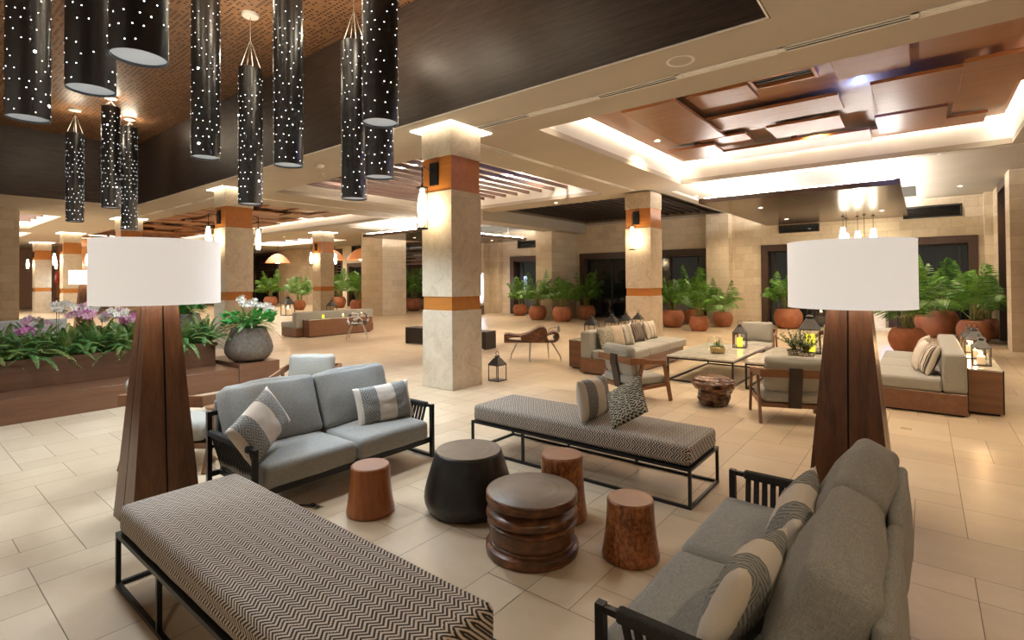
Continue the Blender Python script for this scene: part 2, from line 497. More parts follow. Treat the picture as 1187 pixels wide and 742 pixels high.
    M['stripe_black'] = stripes('black_cream_striped', [(0, (.62, .54, .44)), (.45, (.05, .04, .035)), (.62, (.5, .43, .34)), (.7, (.05, .04, .035)), (.92, (.6, .52, .42))], .13)
    M['beige_pillow'] = fabric('beige_cotton', (.42, .33, .23), (.54, .44, .32), 1, .6)
    # lamp shade
    m = Mat('white_lamp_shade'); v = m.co()
    f = m.noise(m.scale(v, (1, 1, 1)), 220, 2)
    c = m.ramp(f, [(.3, (.76, .73, .69)), (.7, (.84, .81, .77))])
    M['shade'] = m.done(c, .9, 0, m.bump(f, .08, .001), emit=(1.0, .93, .85), estr=.28)
    M['shade_warm'] = plain('lit_shade', (.9, .8, .65), .9, 0, .02, 3); 
    M['shade_warm'] = Mat('lit_lamp_shade').done((.9, .82, .7), .9, emit=(1, .82, .6), estr=1.1)
    # stone table, terracotta
    m = Mat('cream_marble'); v = m.co()
    f = m.noise(v, 4, 6, .62, 1.5)
    M['marble'] = m.done(m.ramp(f, [(.35, (.42, .375, .30)), (.5, (.58, .535, .45)), (.7, (.68, .64, .56))]), .14)
    m = Mat('terracotta'); v = m.co(); f = m.noise(v, 6, 5, .6)
    M['terra'] = m.done(m.ramp(f, [(.3, (.27, .085, .034)), (.7, (.40, .145, .062))]), .7, 0, m.bump(m.noise(v, 30, 3), .12, .006))
    M['greypot'] = None
    m = Mat('rough_grey_pot'); v = m.co(); f = m.noise(v, 18, 5, .7)
    M['greypot'] = m.done(m.ramp(f, [(.3, (.085, .066, .05)), (.7, (.16, .128, .10))]), .8, 0, m.bump(m.noise(v, 60, 4, .7), .5, .006))
    M['soil'] = plain('soil', (.03, .02, .014), .95, 0, .4, 30, .5)
    def leaf(name, c1, c2, c3):
        m = Mat(name); oi = m.n('ShaderNodeObjectInfo').outputs['Random']; v = m.co()
        f = m.noise(v, 7, 3)
        c = m.ramp(f, [(.3, c1), (.52, c2), (.75, c3)])
        m.done(c, .42, 0, None)
        tr = m.n('ShaderNodeBsdfTranslucent', {0: c}); mx = m.n('ShaderNodeMixShader', {0: .25, 1: m.b.outputs[0], 2: tr.outputs[0]})
        m.t.links.new(mx.outputs[0], m.out.inputs[0])
        return m.m
    M['palm'] = leaf('palm_leaf', (.03, .10, .010), (.09, .23, .025), (.22, .40, .06))
    M['palm_stem'] = plain('palm_cane', (.20, .20, .05), .5, 0, .3, 6)
    M['fern'] = leaf('fern_leaf', (.03, .11, .03), (.09, .25, .06), (.30, .44, .14))
    M['fern_yellow'] = leaf('fern_tip', (.10, .18, .03), (.22, .30, .07), (.34, .38, .14))
    M['bush'] = leaf('broad_leaf', (.02, .14, .03), (.05, .28, .05), (.12, .44, .08))
    M['sage'] = leaf('sage_leaf', (.04, .075, .03), (.09, .14, .05), (.2, .24, .1))
    M['petal_w'] = plain('white_petal', (.80, .74, .66), .6, 0, .05, 20)
    M['petal_p'] = plain('pink_petal', (.78, .42, .58), .6, 0, .25, 25)
    M['petal_m'] = plain('magenta_petal', (.60, .16, .40), .6, 0, .25, 25)
    M['flower_y'] = plain('yellow_centre', (.7, .45, .08), .6)
    # glass & metals
    m = Mat('clear_glass')
    tr = m.n('ShaderNodeBsdfTransparent', {0: (.985, .99, .99, 1)}); gs = m.n('ShaderNodeBsdfGlossy', {'Roughness': .03})
    lw = m.n('ShaderNodeLayerWeight', {'Blend': .18}).outputs['Facing']
    mx = m.n('ShaderNodeMixShader', {0: m.ma('MULTIPLY_ADD', lw, .35, .03), 1: tr.outputs[0], 2: gs.outputs[0]})
    m.t.links.new(mx.outputs[0], m.out.inputs[0]); M['glass'] = m.m
    m = Mat('dark_window_glass')
    M['nightglass'] = m.done((.012, .016, .018), .04, 0, spec=.8)
    M['gun'] = plain('gunmetal', (.05, .045, .04), .4, .7, .2)
    M['steel'] = plain('brushed_steel', (.52, .50, .47), .28, .9, .1)
    M['brass'] = plain('hammered_brass', (.42, .30, .13), .32, .85, .2, 30, .4)
    M['copper'] = Mat('lit_copper_weave').done((.55, .24, .12), .5, .2, emit=(1, .33, .10), estr=.16)
    M['tube'] = None
    m = Mat('polished_gunmetal_tube'); v = m.co(); f = m.noise(m.scale(v, (2, 2, .4)), 2, 3)
    M['tube'] = m.done(m.ramp(f, [(.3, (.085, .088, .092)), (.7, (.15, .152, .155))]), .32, .85)
    M['chain'] = plain('steel_cable', (.4, .38, .34), .4, .8)
    M['disc'] = Mat('frosted_diffuser').done((.42, .46, .50), .5, emit=(.75, .88, 1.0), estr=.10)
    M['star'] = glow('star_light', (.93, .97, 1.0), 5)
    M['star_w'] = glow('star_light_warm', (1.0, .86, .62), 4)
    M['star_b'] = glow('star_light_bright', (.85, .94, 1.0), 60)
    M['led'] = glow('warm_led_strip', (1.0, .88, .70), 45)
    M['led_cap'] = glow('cap_light', (1.0, .88, .72), 4)
    M['led_cool'] = glow('cool_led_strip', (1.0, .95, .88), 60)
    M['led_pink'] = glow('amber_led_strip', (1.0, .80, .64), 34)
    M['led_blue'] = glow('blue_led', (.08, .22, 1.0), 3)
    M['down'] = glow('downlight_lens', (1.0, .86, .62), 30)
    M['sconce'] = glow('frosted_lit_glass', (1.0, .86, .62), 7)
    M['flame'] = glow('candle_flame', (1.0, .62, .25), 30)
    M['candle_led'] = Mat('yellow_wax').done((.75, .62, .04), .5, emit=(1.0, .86, .05), estr=.75)
    M['wax'] = Mat('ivory_wax').done((.8, .68, .48), .5, emit=(1, .62, .3), estr=.25)
    M['screen'] = glow('lit_screen', (.62, .80, 1.0), 3.2)
    M['screen2'] = glow('lit_screen_picture', (.30, .50, 1.0), 1.6)
    M['skylight'] = glow('light_coffer', (1.0, .95, .86), 4.0)
    M['whiteplastic'] = plain('white_plastic', (.72, .70, .64), .5, 0, .02)
    M['lightslot'] = plain('vent_metal', (.88, .86, .80), .5, 0, .04)
    M['strap'] = plain('dark_brown_leather', (.035, .022, .015), .5, 0, .2, 20, .2)
    M['hide'] = None
    m = Mat('spotted_hide'); v = m.co(); f = m.noise(v, 7, 2, .5, .5)
    M['hide'] = m.done(m.ramp(f, [(.47, (.012, .011, .012)), (.53, (.55, .52, .48))]), .45)
    M['red'] = plain('red_enamel', (.6, .05, .03), .4)
    M['bluewhite'] = plain('white_enamel', (.8, .78, .74), .5)
mats()
# ------------------------------------------------------------------ camera
cam = bpy.data.cameras.new('camera'); co = bpy.data.objects.new('camera', cam); C.objects.link(co)
cam.sensor_width = 36; cam.lens = 595.724 / 1187 * 36
cam.shift_x = 0; cam.shift_y = -53.37 / 1187
cam.clip_start = .05; cam.clip_end = 200
rx, ry, rz = (Vector((0.78082539, 0.62470569, -0.00738368)), Vector((-0.01311308, 0.00457185, -0.99990357)), Vector((-0.62461169, 0.78084691, 0.01176163)))
co.matrix_world = Matrix(((rx.x, -ry.x, -rz.x, 0), (rx.y, -ry.y, -rz.y, 0), (rx.z, -ry.z, -rz.z, 1.7), (0, 0, 0, 1)))
S.camera = co
S.view_settings.view_transform = 'Standard'; S.view_settings.look = 'None'
S.view_settings.exposure = 1.0; S.view_settings.gamma = 1.0; S.view_settings.use_curve_mapping = False
S.cycles.max_bounces = 7; S.cycles.diffuse_bounces = 3; S.cycles.glossy_bounces = 3
S.cycles.transmission_bounces = 4; S.cycles.transparent_max_bounces = 10
S.cycles.sample_clamp_indirect = 4.0; S.cycles.caustics_reflective = False; S.cycles.caustics_refractive = False
S.cycles.use_denoising = True

w = bpy.data.worlds.new('world'); S.world = w; w.use_nodes = True
w.node_tree.nodes['Background'].inputs[0].default_value = (1.0, .86, .68, 1)
w.node_tree.nodes['Background'].inputs[1].default_value = 0.17

def light(kind, loc, power, col=(1, .80, .58), size=.1, rot=(0, 0, 0), angle=120, blend=.6, sy=None, name='lamp_light'):
    d = bpy.data.lights.new(name, kind); d.energy = power; d.color = col
    if kind in ('POINT', 'SPOT'): d.shadow_soft_size = size
    if kind == 'SPOT': d.spot_size = R(angle); d.spot_blend = blend
    if kind == 'AREA':
        d.size = size
        if sy: d.shape = 'RECTANGLE'; d.size_y = sy
    o = bpy.data.objects.new(name, d); C.objects.link(o); o.location = loc; o.rotation_euler = rot
    return o

# ------------------------------------------------------------------ floor of mixed-format tiles
def make_floor():
    rnd = random.Random(7)
    X0, X1, Y0, Y1, u = -48.0, 6.0, -4.0, 20.6, .2755
    nx, ny = int((X1 - X0) / u), int((Y1 - Y0) / u)
    used = [[False] * ny for _ in range(nx)]
    bm = bmesh.new(); tints = []
    g = .0022
    ox, oy = -.07 - round((-.07 - X0) / u) * u, .60 - round((.60 - Y0) / u) * u
    sizes = [(2, 2), (2, 2), (2, 1), (1, 2), (3, 2), (2, 3), (1, 1), (2, 1), (1, 2)]
    for j in range(ny):
        for i in range(nx):
            if used[i][j]: continue
            opts = sizes[:]; rnd.shuffle(opts); opts.append((1, 1))
            for (a, b) in opts:
                if i + a <= nx and j + b <= ny and all(not used[i + p][j + q] for p in range(a) for q in range(b)): break
            for p in range(a):
                for q in range(b): used[i + p][j + q] = True
            x0, x1, y0, y1 = ox + i * u + g, ox + (i + a) * u - g, oy + j * u + g, oy + (j + b) * u - g
            vs = [bm.verts.new(c) for c in ((x0, y0, 0), (x1, y0, 0), (x1, y1, 0), (x0, y1, 0))]
            f = bm.faces.new(vs); f.material_index = 0; tints.append(rnd.random())
    vs = [bm.verts.new(c) for c in ((X0 - 1, Y0 - 1, -.004), (X1 + 1, Y0 - 1, -.004), (X1 + 1, Y1 + 1, -.004), (X0 - 1, Y1 + 1, -.004))]
    f = bm.faces.new(vs); f.material_index = 1; tints.append(.5)
    me = bpy.data.meshes.new('floor'); bm.to_mesh(me); bm.free()
    at = me.attributes.new('tint', 'FLOAT', 'FACE'); at.data.foreach_set('value', tints)
    me.materials.append(M['tile']); me.materials.append(M['grout'])
    o = link('floor', me); o['kind'] = 'structure'
make_floor()

CZ = 4.13
def slab_holes(mb, x0, x1, y0, y1, holes, put):
    xs = sorted({x0, x1, *[max(x0, min(x1, h[k])) for h in holes for k in (0, 1)]})
    ys = sorted({y0, y1, *[max(y0, min(y1, h[k])) for h in holes for k in (2, 3)]})
    for a, b in zip(xs, xs[1:]):
        for c, d in zip(ys, ys[1:]):
            mx, my = (a + b) / 2, (c + d) / 2
            if any(h[0] < mx < h[1] and h[2] < my < h[3] for h in holes): continue
            put(mb, a, b, c, d)

TR = (-4.83, 1.30, 6.75, 13.0)       # wood tray over the lounge
TL = (-40.0, -16.2, 6.9, 12.7)      # wood tray further along
SL1 = (-13.7, -7.07, 6.82, 12.97)    # lit slats
SL2 = (-12.0, -5.75, 14.0, 20.4)     # dark slats
CR = (-4.62, -.12, 13.28, 20.4)      # recess over the dropped panel
CL = (-20.2, -12.96, 13.5, 20.4)
K1 = (-30.8, -24.4, -2.0, 4.35)
K2 = (-39.5, -33.3, -2.0, 4.85)
K3 = (-34.5, -26.5, 15.2, 17.6)
mb = MB()
put = lambda m, a, b, c, d: m.box(a, b, c, d, CZ - .002, CZ + .1)
slab_holes(mb, -48.5, 6, 5.252, 20.9, [TR, TL, SL1, SL2, CR, CL, K3], put)
slab_holes(mb, -48.5, -19.512, -6, 5.252, [K1, K2], put)
slab_holes(mb, -1.078, 6, -6, 5.252, [], put)
struct('ceiling', mb, M['plaster'])
mb = MB(); mb.box(-19.6, -1.0, -6, 5.34, 6.03, 6.1)
struct('ceiling', mb, M['perf'])
mb = MB(); mb.box(-19.6, -1.04, 5.24, 5.34, CZ, 6.03); mb.box(-1.09, -1.0, -6, 5.24, CZ, 6.03); mb.box(-19.6, -19.5, -6, 5.24, CZ, 6.03)
struct('trim_1', mb, M['fascia'])
mb = MB(); mb.box(-19.5, -1.09, 5.225, 5.24, CZ - .004, CZ + .012); mb.box(-1.105, -1.09, -6, 5.24, CZ - .004, CZ + .012)
struct('trim_2', mb, M['lightslot'])

# lighting recesses: side walls, wood panels, LED strips
def tray(b, seed, boards, n):
    x0, x1, y0, y1 = b
    mb = MB()
    mb.box(x0 - .05, x0, y0 - .05, y1 + .05, CZ + .1, 4.85); mb.box(x1, x1 + .05, y0 - .05, y1 + .05, CZ + .1, 4.85)
    mb.box(x0, x1, y0 - .05, y0, CZ + .1, 4.85); mb.box(x0, x1, y1, y1 + .05, CZ + .1, 4.85)
    mb.box(x0 - .05, x1 + .05, y0 - .05, y1 + .05, 4.85, 4.9)
    struct('ceiling', mb, M['white'])
    g = .10
    mb = MB(); mb.box(x0 + g, x1 - g, y0 + g, y1 - g, 4.66, 4.70)
    p = thing('ceiling_panel', 'polished brown wood ceiling panel of overlapping boards ' + n, 'ceiling panel', (0, 0, 0), 0, 'overlapping wood ceiling panels')
    mb.build('backing_panel', M['panel'], p)
    for i, (a, c, d, e, z) in enumerate(boards):
        m2 = MB(); m2.box(a, c, d, e, z, z + .045, bev=.003, seg=1); m2.box((a + c) / 2 - .06, (a + c) / 2 + .06, (d + e) / 2 - .06, (d + e) / 2 + .06, z + .045, 4.66)
        m2.box(a - .004, c + .004, d - .004, d, z - .001, z + .046, mi=1); m2.box(a - .004, a, d, e, z - .001, z + .046, mi=1); m2.box(c, c + .004, d, e, z - .001, z + .046, mi=1)
        m2.build('board', [M['panel'], M['panel_edge']], p)
    m = MB()
    for (a, c, d, e) in ((x0 + .02, x0 + .06, y0 + .05, y1 - .05), (x1 - .06, x1 - .02, y0 + .05, y1 - .05), (x0 + .05, x1 - .05, y0 + .02, y0 + .06), (x0 + .05, x1 - .05, y1 - .06, y1 - .02)):
        m.box(a, c, d, e, 4.72, 4.735)
    m.build('led_strip', M['led'], p)
BR = [(-4.55, -3.55, 6.95, 7.9, 4.56), (-3.85, -2.95, 7.75, 10.3, 4.44), (-3.3, -1.0, 9.35, 10.2, 4.53), (-4.3, -3.35, 10.9, 11.9, 4.46), (-3.6, -2.7, 10.75, 11.5, 4.55), (-3.35, -.75, 11.55, 12.5, 4.44),
      (-2.25, -1.1, 10.45, 11.35, 4.50), (-.55, .85, 8.9, 10.6, 4.44), (-.62, .35, 10.9, 12.2, 4.47), (.0, 1.1, 7.3, 8.5, 4.52), (.45, 1.15, 8.7, 10.0, 4.42), (.42, 1.1, 10.3, 11.6, 4.52), (-2.7, -1.2, 7.0, 7.75, 4.57), (-.9, -.1, 7.2, 8.6, 4.5), (-2.9, -2.0, 8.1, 8.8, 4.56), (-1.0, .9, 12.0, 12.7, 4.53)]
tray(TR, 1, BR, 'above the coffee tables')
BL = [(TL[1] - 5.95 * (j + 1) + .1 + (c0 if j % 2 else TR[1] - c), TL[1] - 5.95 * (j + 1) + .1 + (a0 if j % 2 else TR[1] - a), d * .93 + .62, e * .93 + .62, z) for j in range(4) for (a, c, d, e, z) in BR for (c0, a0) in ((a - TR[0], c - TR[0]),)]
BL = [(max(TL[0] + .2, a), min(TL[1] - .2, c), d, e, z) for (a, c, d, e, z) in BL]
tray(TL, 2, BL, 'beyond the hanging star tubes')

def slats(b, n, z0, z1, mat, light_mat, top, nm, lab, wid=.06):
    x0, x1, y0, y1 = b
    mb = MB()
    t = top
    mb.box(x0 - .05, x0, y0 - .05, y1 + .05, CZ + .1, t); mb.box(x1, x1 + .05, y0 - .05, y1 + .05, CZ + .1, t)
    mb.box(x0, x1, y0 - .05, y0, CZ + .1, t); mb.box(x0, x1, y1, y1 + .05, CZ + .1, t); mb.box(x0 - .05, x1 + .05, y0 - .05, y1 + .05, t, t + .05)
    struct('ceiling', mb, light_mat)
    p = thing('slat_screen', lab, 'ceiling slats', (0, 0, 0), 0, 'slatted wood ceilings')
    for i in range(n):
        x = x0 + (i + .5) * (x1 - x0) / n
        m2 = MB(); m2.box(x - wid / 2, x + wid / 2, y0 + .002, y1 - .002, z0, z1); m2.build('slat', mat, p)
    return p
p = slats(SL1, 14, 4.41, 4.50, M['slat'], M['white'], 5.10, 'lit', 'lit ceiling of spaced brown wooden slats behind the big stone pillar')
m = MB(); m.box(SL1[0] + .3, SL1[1] - .3, SL1[3] - .16, SL1[3] - .12, 5.05, 5.07); m.box(SL1[0] + .3, SL1[1] - 1.8, 9.9, 9.96, 5.06, 5.08); m.build('led_strip', M['led_pink'], p)
m = MB(); 
for k in range(3): m.box(-7.36 - k * .475 - .02, -7.36 - k * .475 + .02, 7.4, 12.0, 4.60, 4.61)
m.build('led_strip', M['led_blue'], p)
slats(SL2, 20, 4.30, 4.365, M['slat_dark'], M['plenum'], 4.75, 'dark', 'dark ceiling of close-set black slats in front of the stone wall')

# dropped panels with uplights around their edges
def canopy(b, rec, lab):
    x0, x1, y0, y1 = b
    mb = MB(); a, c, d, e = rec; t = 4.55
    mb.box(a - .05, a, d - .05, e, CZ + .1, t); mb.box(c, c + .05, d - .05, e, CZ + .1, t); mb.box(a, c, d - .05, d, CZ + .1, t); mb.box(a - .05, c + .05, d - .05, e, t, t + .05)
    struct('ceiling', mb, M['white'])
    p = thing('dropped_ceiling_panel', lab, 'ceiling panel', (0, 0, 0), 0, 'dropped panels with light along the edge')
    m = MB(); m.box(x0, x1, y0, y1, 3.60, 3.72, bev=.004, seg=1); m.build('panel', M['canopy'], p)
    m = MB(); m.box(x0 + .10, x1 - .10, y0 + .14, y0 + .22, 3.74, 3.76); m.box(x0 + .14, x0 + .22, y0 + .24, y1 - .1, 3.74, 3.76); m.box(x1 - .22, x1 - .14, y0 + .24, y1 - .1, 3.74, 3.76)
    m.build('led_strip', M['led_cool'], p)
    m = MB()
    for xx in (x0 + .5, x1 - .5):
        for yy in (y0 + .6, y1 - .8): m.tube([(xx, yy, 3.72), (xx, yy, t)], .015, 8)
    m.build('hanger_rod', M['steel'], p)
canopy((-4.42, -.34, 13.12, 20.35), CR, 'dropped dark wood ceiling panel holding a cluster of glass pendants')
canopy((-18.95, -14.95, 13.35, 19.85), CL, 'dropped dark wood ceiling panel half hidden by the big stone pillar')
# soffit beam beside the dark slats
mb = MB(); mb.box(-12.95, -12.0, 13.4, 20.4, 3.80, CZ); struct('trim_3', mb, M['plaster'])
# bright coffers at the far end
for k, (a, c, d, e) in enumerate((K1, K2, K3)):
    mb = MB(); mb.box(a - .05, a, d, e, CZ + .1, 4.6); mb.box(c, c + .05, d, e, CZ + .1, 4.6); mb.box(a, c, e, e + .05, CZ + .1, 4.6); mb.box(a, c, d - .05, d, CZ + .1, 4.6)
    struct('ceiling', mb, M['white'])
    p = thing('light_coffer', ('glowing white ceiling coffer beside the stone block wall', 'smaller-looking glowing ceiling coffer beyond the first, by the distant pillars', 'glowing ceiling coffer beyond the slim stone pillar over the dining side')[k], 'ceiling light', ((a + c) / 2, (d + e) / 2, 4.5))
    m = MB(); m.box((a - c) / 2, (c - a) / 2, (d - e) / 2, (e - d) / 2, .08, .1); m.build('diffuser', M['skylight'], p)
    m = MB()
    for i in range(5):
        x = (a - c) / 2 + (i + .5) * (c - a) / 5; m.box(x - .03, x + .03, (d - e) / 2, (e - d) / 2, -.12, 0)
    m.build('louvre', M['slat'], p)

# ------------------------------------------------------------------ walls
YW = 20.4
D = {1: (-12.30, -6.49, 2.88), 2: (-4.62, -1.40, 2.90), 3: (-.88, 1.28, 2.93), 4: (-16.41, -14.0, 2.88), 5: (-30.7, -28.0, 2.92), 6: (-26.6, -22.6, 4.0), 7: (-44.6, -40.2, 4.08), 8: (-32.3, -31.3, 3.95)}
W = {1: (-4.02, -2.76, 3.30, 3.58), 2: (-.47, .94, 3.52, 3.90), 3: (-15.94, -14.6, 3.28, 3.66), 4: (-30.2, -28.6, 3.38, 4.08)}
mb = MB()
holes = [(a, b, -.1, h) for (a, b, h) in D.values()] + [tuple(v) for v in W.values()]
slab_holes(mb, -48.5, 6, 0, CZ, holes, lambda m, a, b, c, d: m.box(a, b, YW, YW + .35, c, d))
struct('wall_back', mb, M['block'])
mb = MB()
mb.box(-13.38, -12.52, 18.42, YW, 0, CZ); mb.box(-6.45, -5.63, 19.92, YW, 0, CZ)
mb.box(-18.5, -17.55, 19.6, YW, 0, CZ); mb.box(-17.55, -16.97, 20.1, YW, 0, CZ)
mb.box(-38.5, -35.8, 20.0, YW, 0, CZ)
struct('wall_piers', mb, M['block'])
mb = MB(); mb.box(-22.2, -20.48, 15.55, 17.0, 0, 3.9); mb.box(-22.2, -20.48, 15.55, 17.0, 3.9, CZ); struct('wall_pier', mb, M['block'])
mb = MB(); mb.box(1.55, 6, 16.15, 16.9, 0, CZ); mb.box(1.58, 1.95, 18.75, YW, 0, CZ); mb.box(1.95, 2.2, 16.9, 18.75, 0, CZ); mb.box(1.40, 1.58, 20.0, YW, 0, CZ); mb.box(5.6, 6, -6, 16.15, 0, CZ)
struct('wall_right', mb, M['block'])
mb = MB(); mb.box(-23.6, -23.1, -6, 3.06, 0, CZ); struct('wall_left', mb, M['block'])
mb = MB(); mb.box(-48.5, -48.2, -6, 20.6, 0, CZ); struct('wall_end', mb, M['sofawood'])

def door(n, x0, x1, h, mullions=(), fw=.26, fd=.34, frame='doorwood', slat=None, bar=None):
    o = bpy.data.objects.new('door_%d' % n, None); C.objects.link(o); o['kind'] = 'structure'; o.location = ((x0 + x1) / 2, YW, 0)
    w = (x1 - x0) / 2
    m = MB(); m.box(-w, -w + fw, -.06, fd, 0, h); m.box(w - fw, w, -.06, fd, 0, h); m.box(-w + fw, w - fw, -.06, fd, h - fw, h); m.build('door_frame', M[frame], o)
    m = MB(); m.box(-w + fw, w - fw, .22, .235, .02, h - fw); m.build('glass_pane', M['nightglass'], o)
    m = MB()
    for q in mullions: m.box(q - w - .02, q - w + .02, .17, .25, 0, h - fw)
    m.box(-w + fw, w - fw, .17, .25, h - fw - .06, h - fw); m.box(-w + fw, w - fw, .17, .25, 0, .08)
    m.build('sash', M['gun'], o)
    if slat:
        m = MB()
        for i in range(slat[2]):
            z = slat[0] + i * (slat[1] - slat[0]) / (slat[2] - 1); m.box(-w + fw, w - fw, -.03, .03, z - .035, z + .035)
        m.build('slat', M['doorwood'], o)
    return o
d1 = door(1, *D[1], mullions=(.5, 1.5, 2.8, 4.2, 5.3), fw=.26)
d2 = door(2, *D[2], mullions=(.42, 1.6, 2.75), fw=.22)
d3 = door(3, *D[3], mullions=(.3, 1.75,), fw=.22)
d4 = door(4, *D[4], mullions=(.55, .62, 1.5), fw=.24)
d5 = door(5, *D[5], mullions=(.6, 1.35, 2.1), fw=.24)
d6 = door(6, *D[6], mullions=(2.0,), fw=.12, slat=(2.7, 3.8, 6))
d7 = door(7, *D[7], mullions=(2.2,), fw=.14, slat=(2.4, 3.9, 8))
d8 = door(8, *D[8], mullions=(), fw=.12, slat=(2.4, 3.8, 8))
for n, (a, b, c, d) in W.items():
    m = MB(); m.box(a, b, YW - .03, YW + .1, c, c + .05); m.box(a, b, YW - .03, YW + .1, d - .05, d); m.box(a, a + .05, YW - .03, YW + .1, c, d); m.box(b - .05, b, YW - .03, YW + .1, c, d)
    wo = m.build('window_%d' % n, M['gun']); wo['kind'] = 'structure'
    m = MB(); m.box(a + .05, b - .05, YW + .07, YW + .08, c + .05, d - .05); m.build('glass_pane', M['nightglass'], wo)
    if n == 2:
        m = MB()
        for i in range(6):
            z = c + .06 + i * (d - c - .1) / 6
            m.bar(((a + .05), YW + .0, z + .02), ((b - .05), YW + .0, z + .02), .07, .012, up=(0, .5, 1))
        m.build('louvre', M['gun'], wo)
# tall dark door on the side wall
o = bpy.data.objects.new('door_9', None); C.objects.link(o); o['kind'] = 'structure'; o.location = (1.62, 17.8, 0)
m = MB(); m.box(-.06, .3, -.9, -.72, 0, 4.12); m.box(-.06, .3, .76, .95, 0, 4.12); m.box(-.06, .3, -.72, .76, 3.9, 4.12); m.build('door_frame', M['doorwood'], o)
m = MB(); m.box(.1, .12, -.72, .76, .02, 3.9); m.build('glass_pane', M['nightglass'], o)
# wood-panelled service front at the far end
mb = MB()
mb.box(-43.0, -34.5, 7.4, 7.6, 0, CZ)
struct('wall_far', mb, M['band'])
m = MB(); m.box(-41.6, -41.3, 7.34, 7.40, 0, 3.4); m.box(-39.2, -38.9, 7.34, 7.40, 0, 3.4); m.box(-41.3, -39.2, 7.34, 7.4, 2.6, 2.95); m.box(-41.3, -39.2, 7.36, 7.4, 0, 2.6); 
struct('door_10', m, M['doorwood'])

# ------------------------------------------------------------------ square stone pillars
def pillar(label, cx, cy, wd, cap=True):
    p = thing('stone_pillar', label, 'pillar', (cx, cy, 0), 0, None); p['kind'] = 'thing'
    h = wd / 2; q = h - .018
    m = MB()
    m.box(-h, h, -h, h, 0, 1.23, bev=.008); m.box(-h, h, -h, h, 1.445, 3.11, bev=.006); m.box(-h, h, -h, h, 3.65, CZ - .03, bev=.006)
    m.build('shaft', M['stone'], p)
    m = MB(); m.box(-q, q, -q, q, 1.23, 1.445); m.build('wood_band', M['band'], p)
    m = MB(); m.box(-q, q, -q, q, 3.11, 3.65); m.build('wood_band', M['band'], p)
    if cap:
        c = h + .13
        m = MB(); m.box(-c, c, -c, -h, CZ - .02, CZ - .003); m.box(-c, c, h, c, CZ - .02, CZ - .003); m.box(-c, -h, -h, h, CZ - .02, CZ - .003); m.box(h, c, -h, h, CZ - .02, CZ - .003)
        m.build('cap_light', M['led_cap'], p)
    return p
P1 = (-6.0, 5.935, .68); P2 = (-6.14, 13.63, .76); P3 = (-14.2, 6.0, .70); P4 = (-23.3, 14.1, .74); P5 = (-23.55, 6.15, .70); P6 = (-32.3, 6.1, .70); P7 = (-40.9, 6.4, .74)
pillar('big square pale stone pillar with two amber wood bands standing nearest', *P1)
pillar('square stone pillar behind the grey sofa with pillows', *P2, cap=False)
pillar('square stone pillar behind the flowering grey pot', *P3)
pillar('slim distant stone pillar behind the grey console sofa', *P4)
pillar('stone pillar mostly hidden by the lamp shade near the planter', *P5)
pillar('distant stone pillar beside the small lit lamp, above the orchids', *P6)
pillar('farthest stone pillar next to the stone block wall', *P7)

# wall sconces: back plate, bent arm, glass cylinder, frosted inner glass
def sconce_proto():
    p = thing('wall_sconce', 'x', 'wall light')
    m = MB(); m.box(-.09, .09, -.035, 0, 3.21, 3.57, bev=.004); m.build('back_plate', M['black'], p)
    m = MB(); m.tube([(-.0, -.03, 3.44), (.0, -.12, 3.44), (.0, -.24, 3.47), (.0, -.265, 3.46), (.0, -.265, 3.14)], .009, 8); m.build('arm', M['black'], p)
    m = MB(); m.lathe([(.082, 2.50), (.088, 2.56), (.088, 3.08), (.082, 3.14)], 28, T(0, -.265, 0), cap=False); m.build('glass_shade', M['glass'], p, 60)
    m = MB(); m.lathe([(.09, 3.125), (.09, 3.145), (.02, 3.16), (.012, 3.2)], 28, T(0, -.265, 0)); m.lathe([(.09, 2.495), (.09, 2.515)], 28, T(0, -.265, 0), cap=False); 
    for k in range(4):
        a = k * PI / 2 + .4; m.tube([(.09 * math.cos(a), -.265 + .09 * math.sin(a), 2.5), (.09 * math.cos(a), -.265 + .09 * math.sin(a), 3.14)], .004, 6)
    m.build('cage', M['gun'], p, 40)
    m = MB(); m.lathe([(.042, 2.58), (.055, 2.62), (.072, 2.80), (.068, 2.9), (.04, 3.08), (.03, 3.12)], 24, T(0, -.265, 0)); m.build('inner_glass', M['sconce'], p, 60)
    return p
sc0 = sconce_proto(); first = True
def sconce(label, P, face, k=0):
    global first
    cx, cy, wd = P; h = wd / 2 - .018
    loc, rz = {'-y': ((cx - .05, cy - h, 0), 0), '+y': ((cx + .10, cy + h, 0), PI), '+x': ((cx + h, cy, 0), PI / 2)}[face]
    if first: sc0.location = loc; sc0.rotation_euler = (0, 0, rz); sc0['label'] = label; sc0['group'] = 'pillar wall lights'; first = False
    else: dup(sc0, label, loc, rz, 'pillar wall lights')
    q = Matrix.Rotation(rz, 4, 'Z') @ Vector((.0, -.14, 2.8))
    light('POINT', (loc[0] + q.x, loc[1] + q.y, 2.8), 11, (1, .78, .5), .03)
sconce('lit glass wall light on the camera side of the big stone pillar', P1, '-y')
sconce('lit glass wall light on the pillar behind the grey sofa', P2, '-y')
sconce('lit glass wall light between the white lamp shade and the flower pot pillar', P3, '-y')
sconce('lit glass wall light on the far side of the flower pot pillar', P3, '+y')
sconce('lit glass wall light on the near face of the slim distant pillar', P4, '-y')
sconce('lit glass wall light on the hidden face of the slim distant pillar', P4, '+y')
sconce('lit glass wall light on the pillar above the small lit lamp', P6, '-y')
sconce('lit glass wall light on the far side of the pillar above the orchids', P6, '+y')
sconce('lit glass wall light on the farthest pillar by the stone block wall', P7, '-y')
sconce('lit glass wall light on the far side of the farthest pillar', P7, '+y')

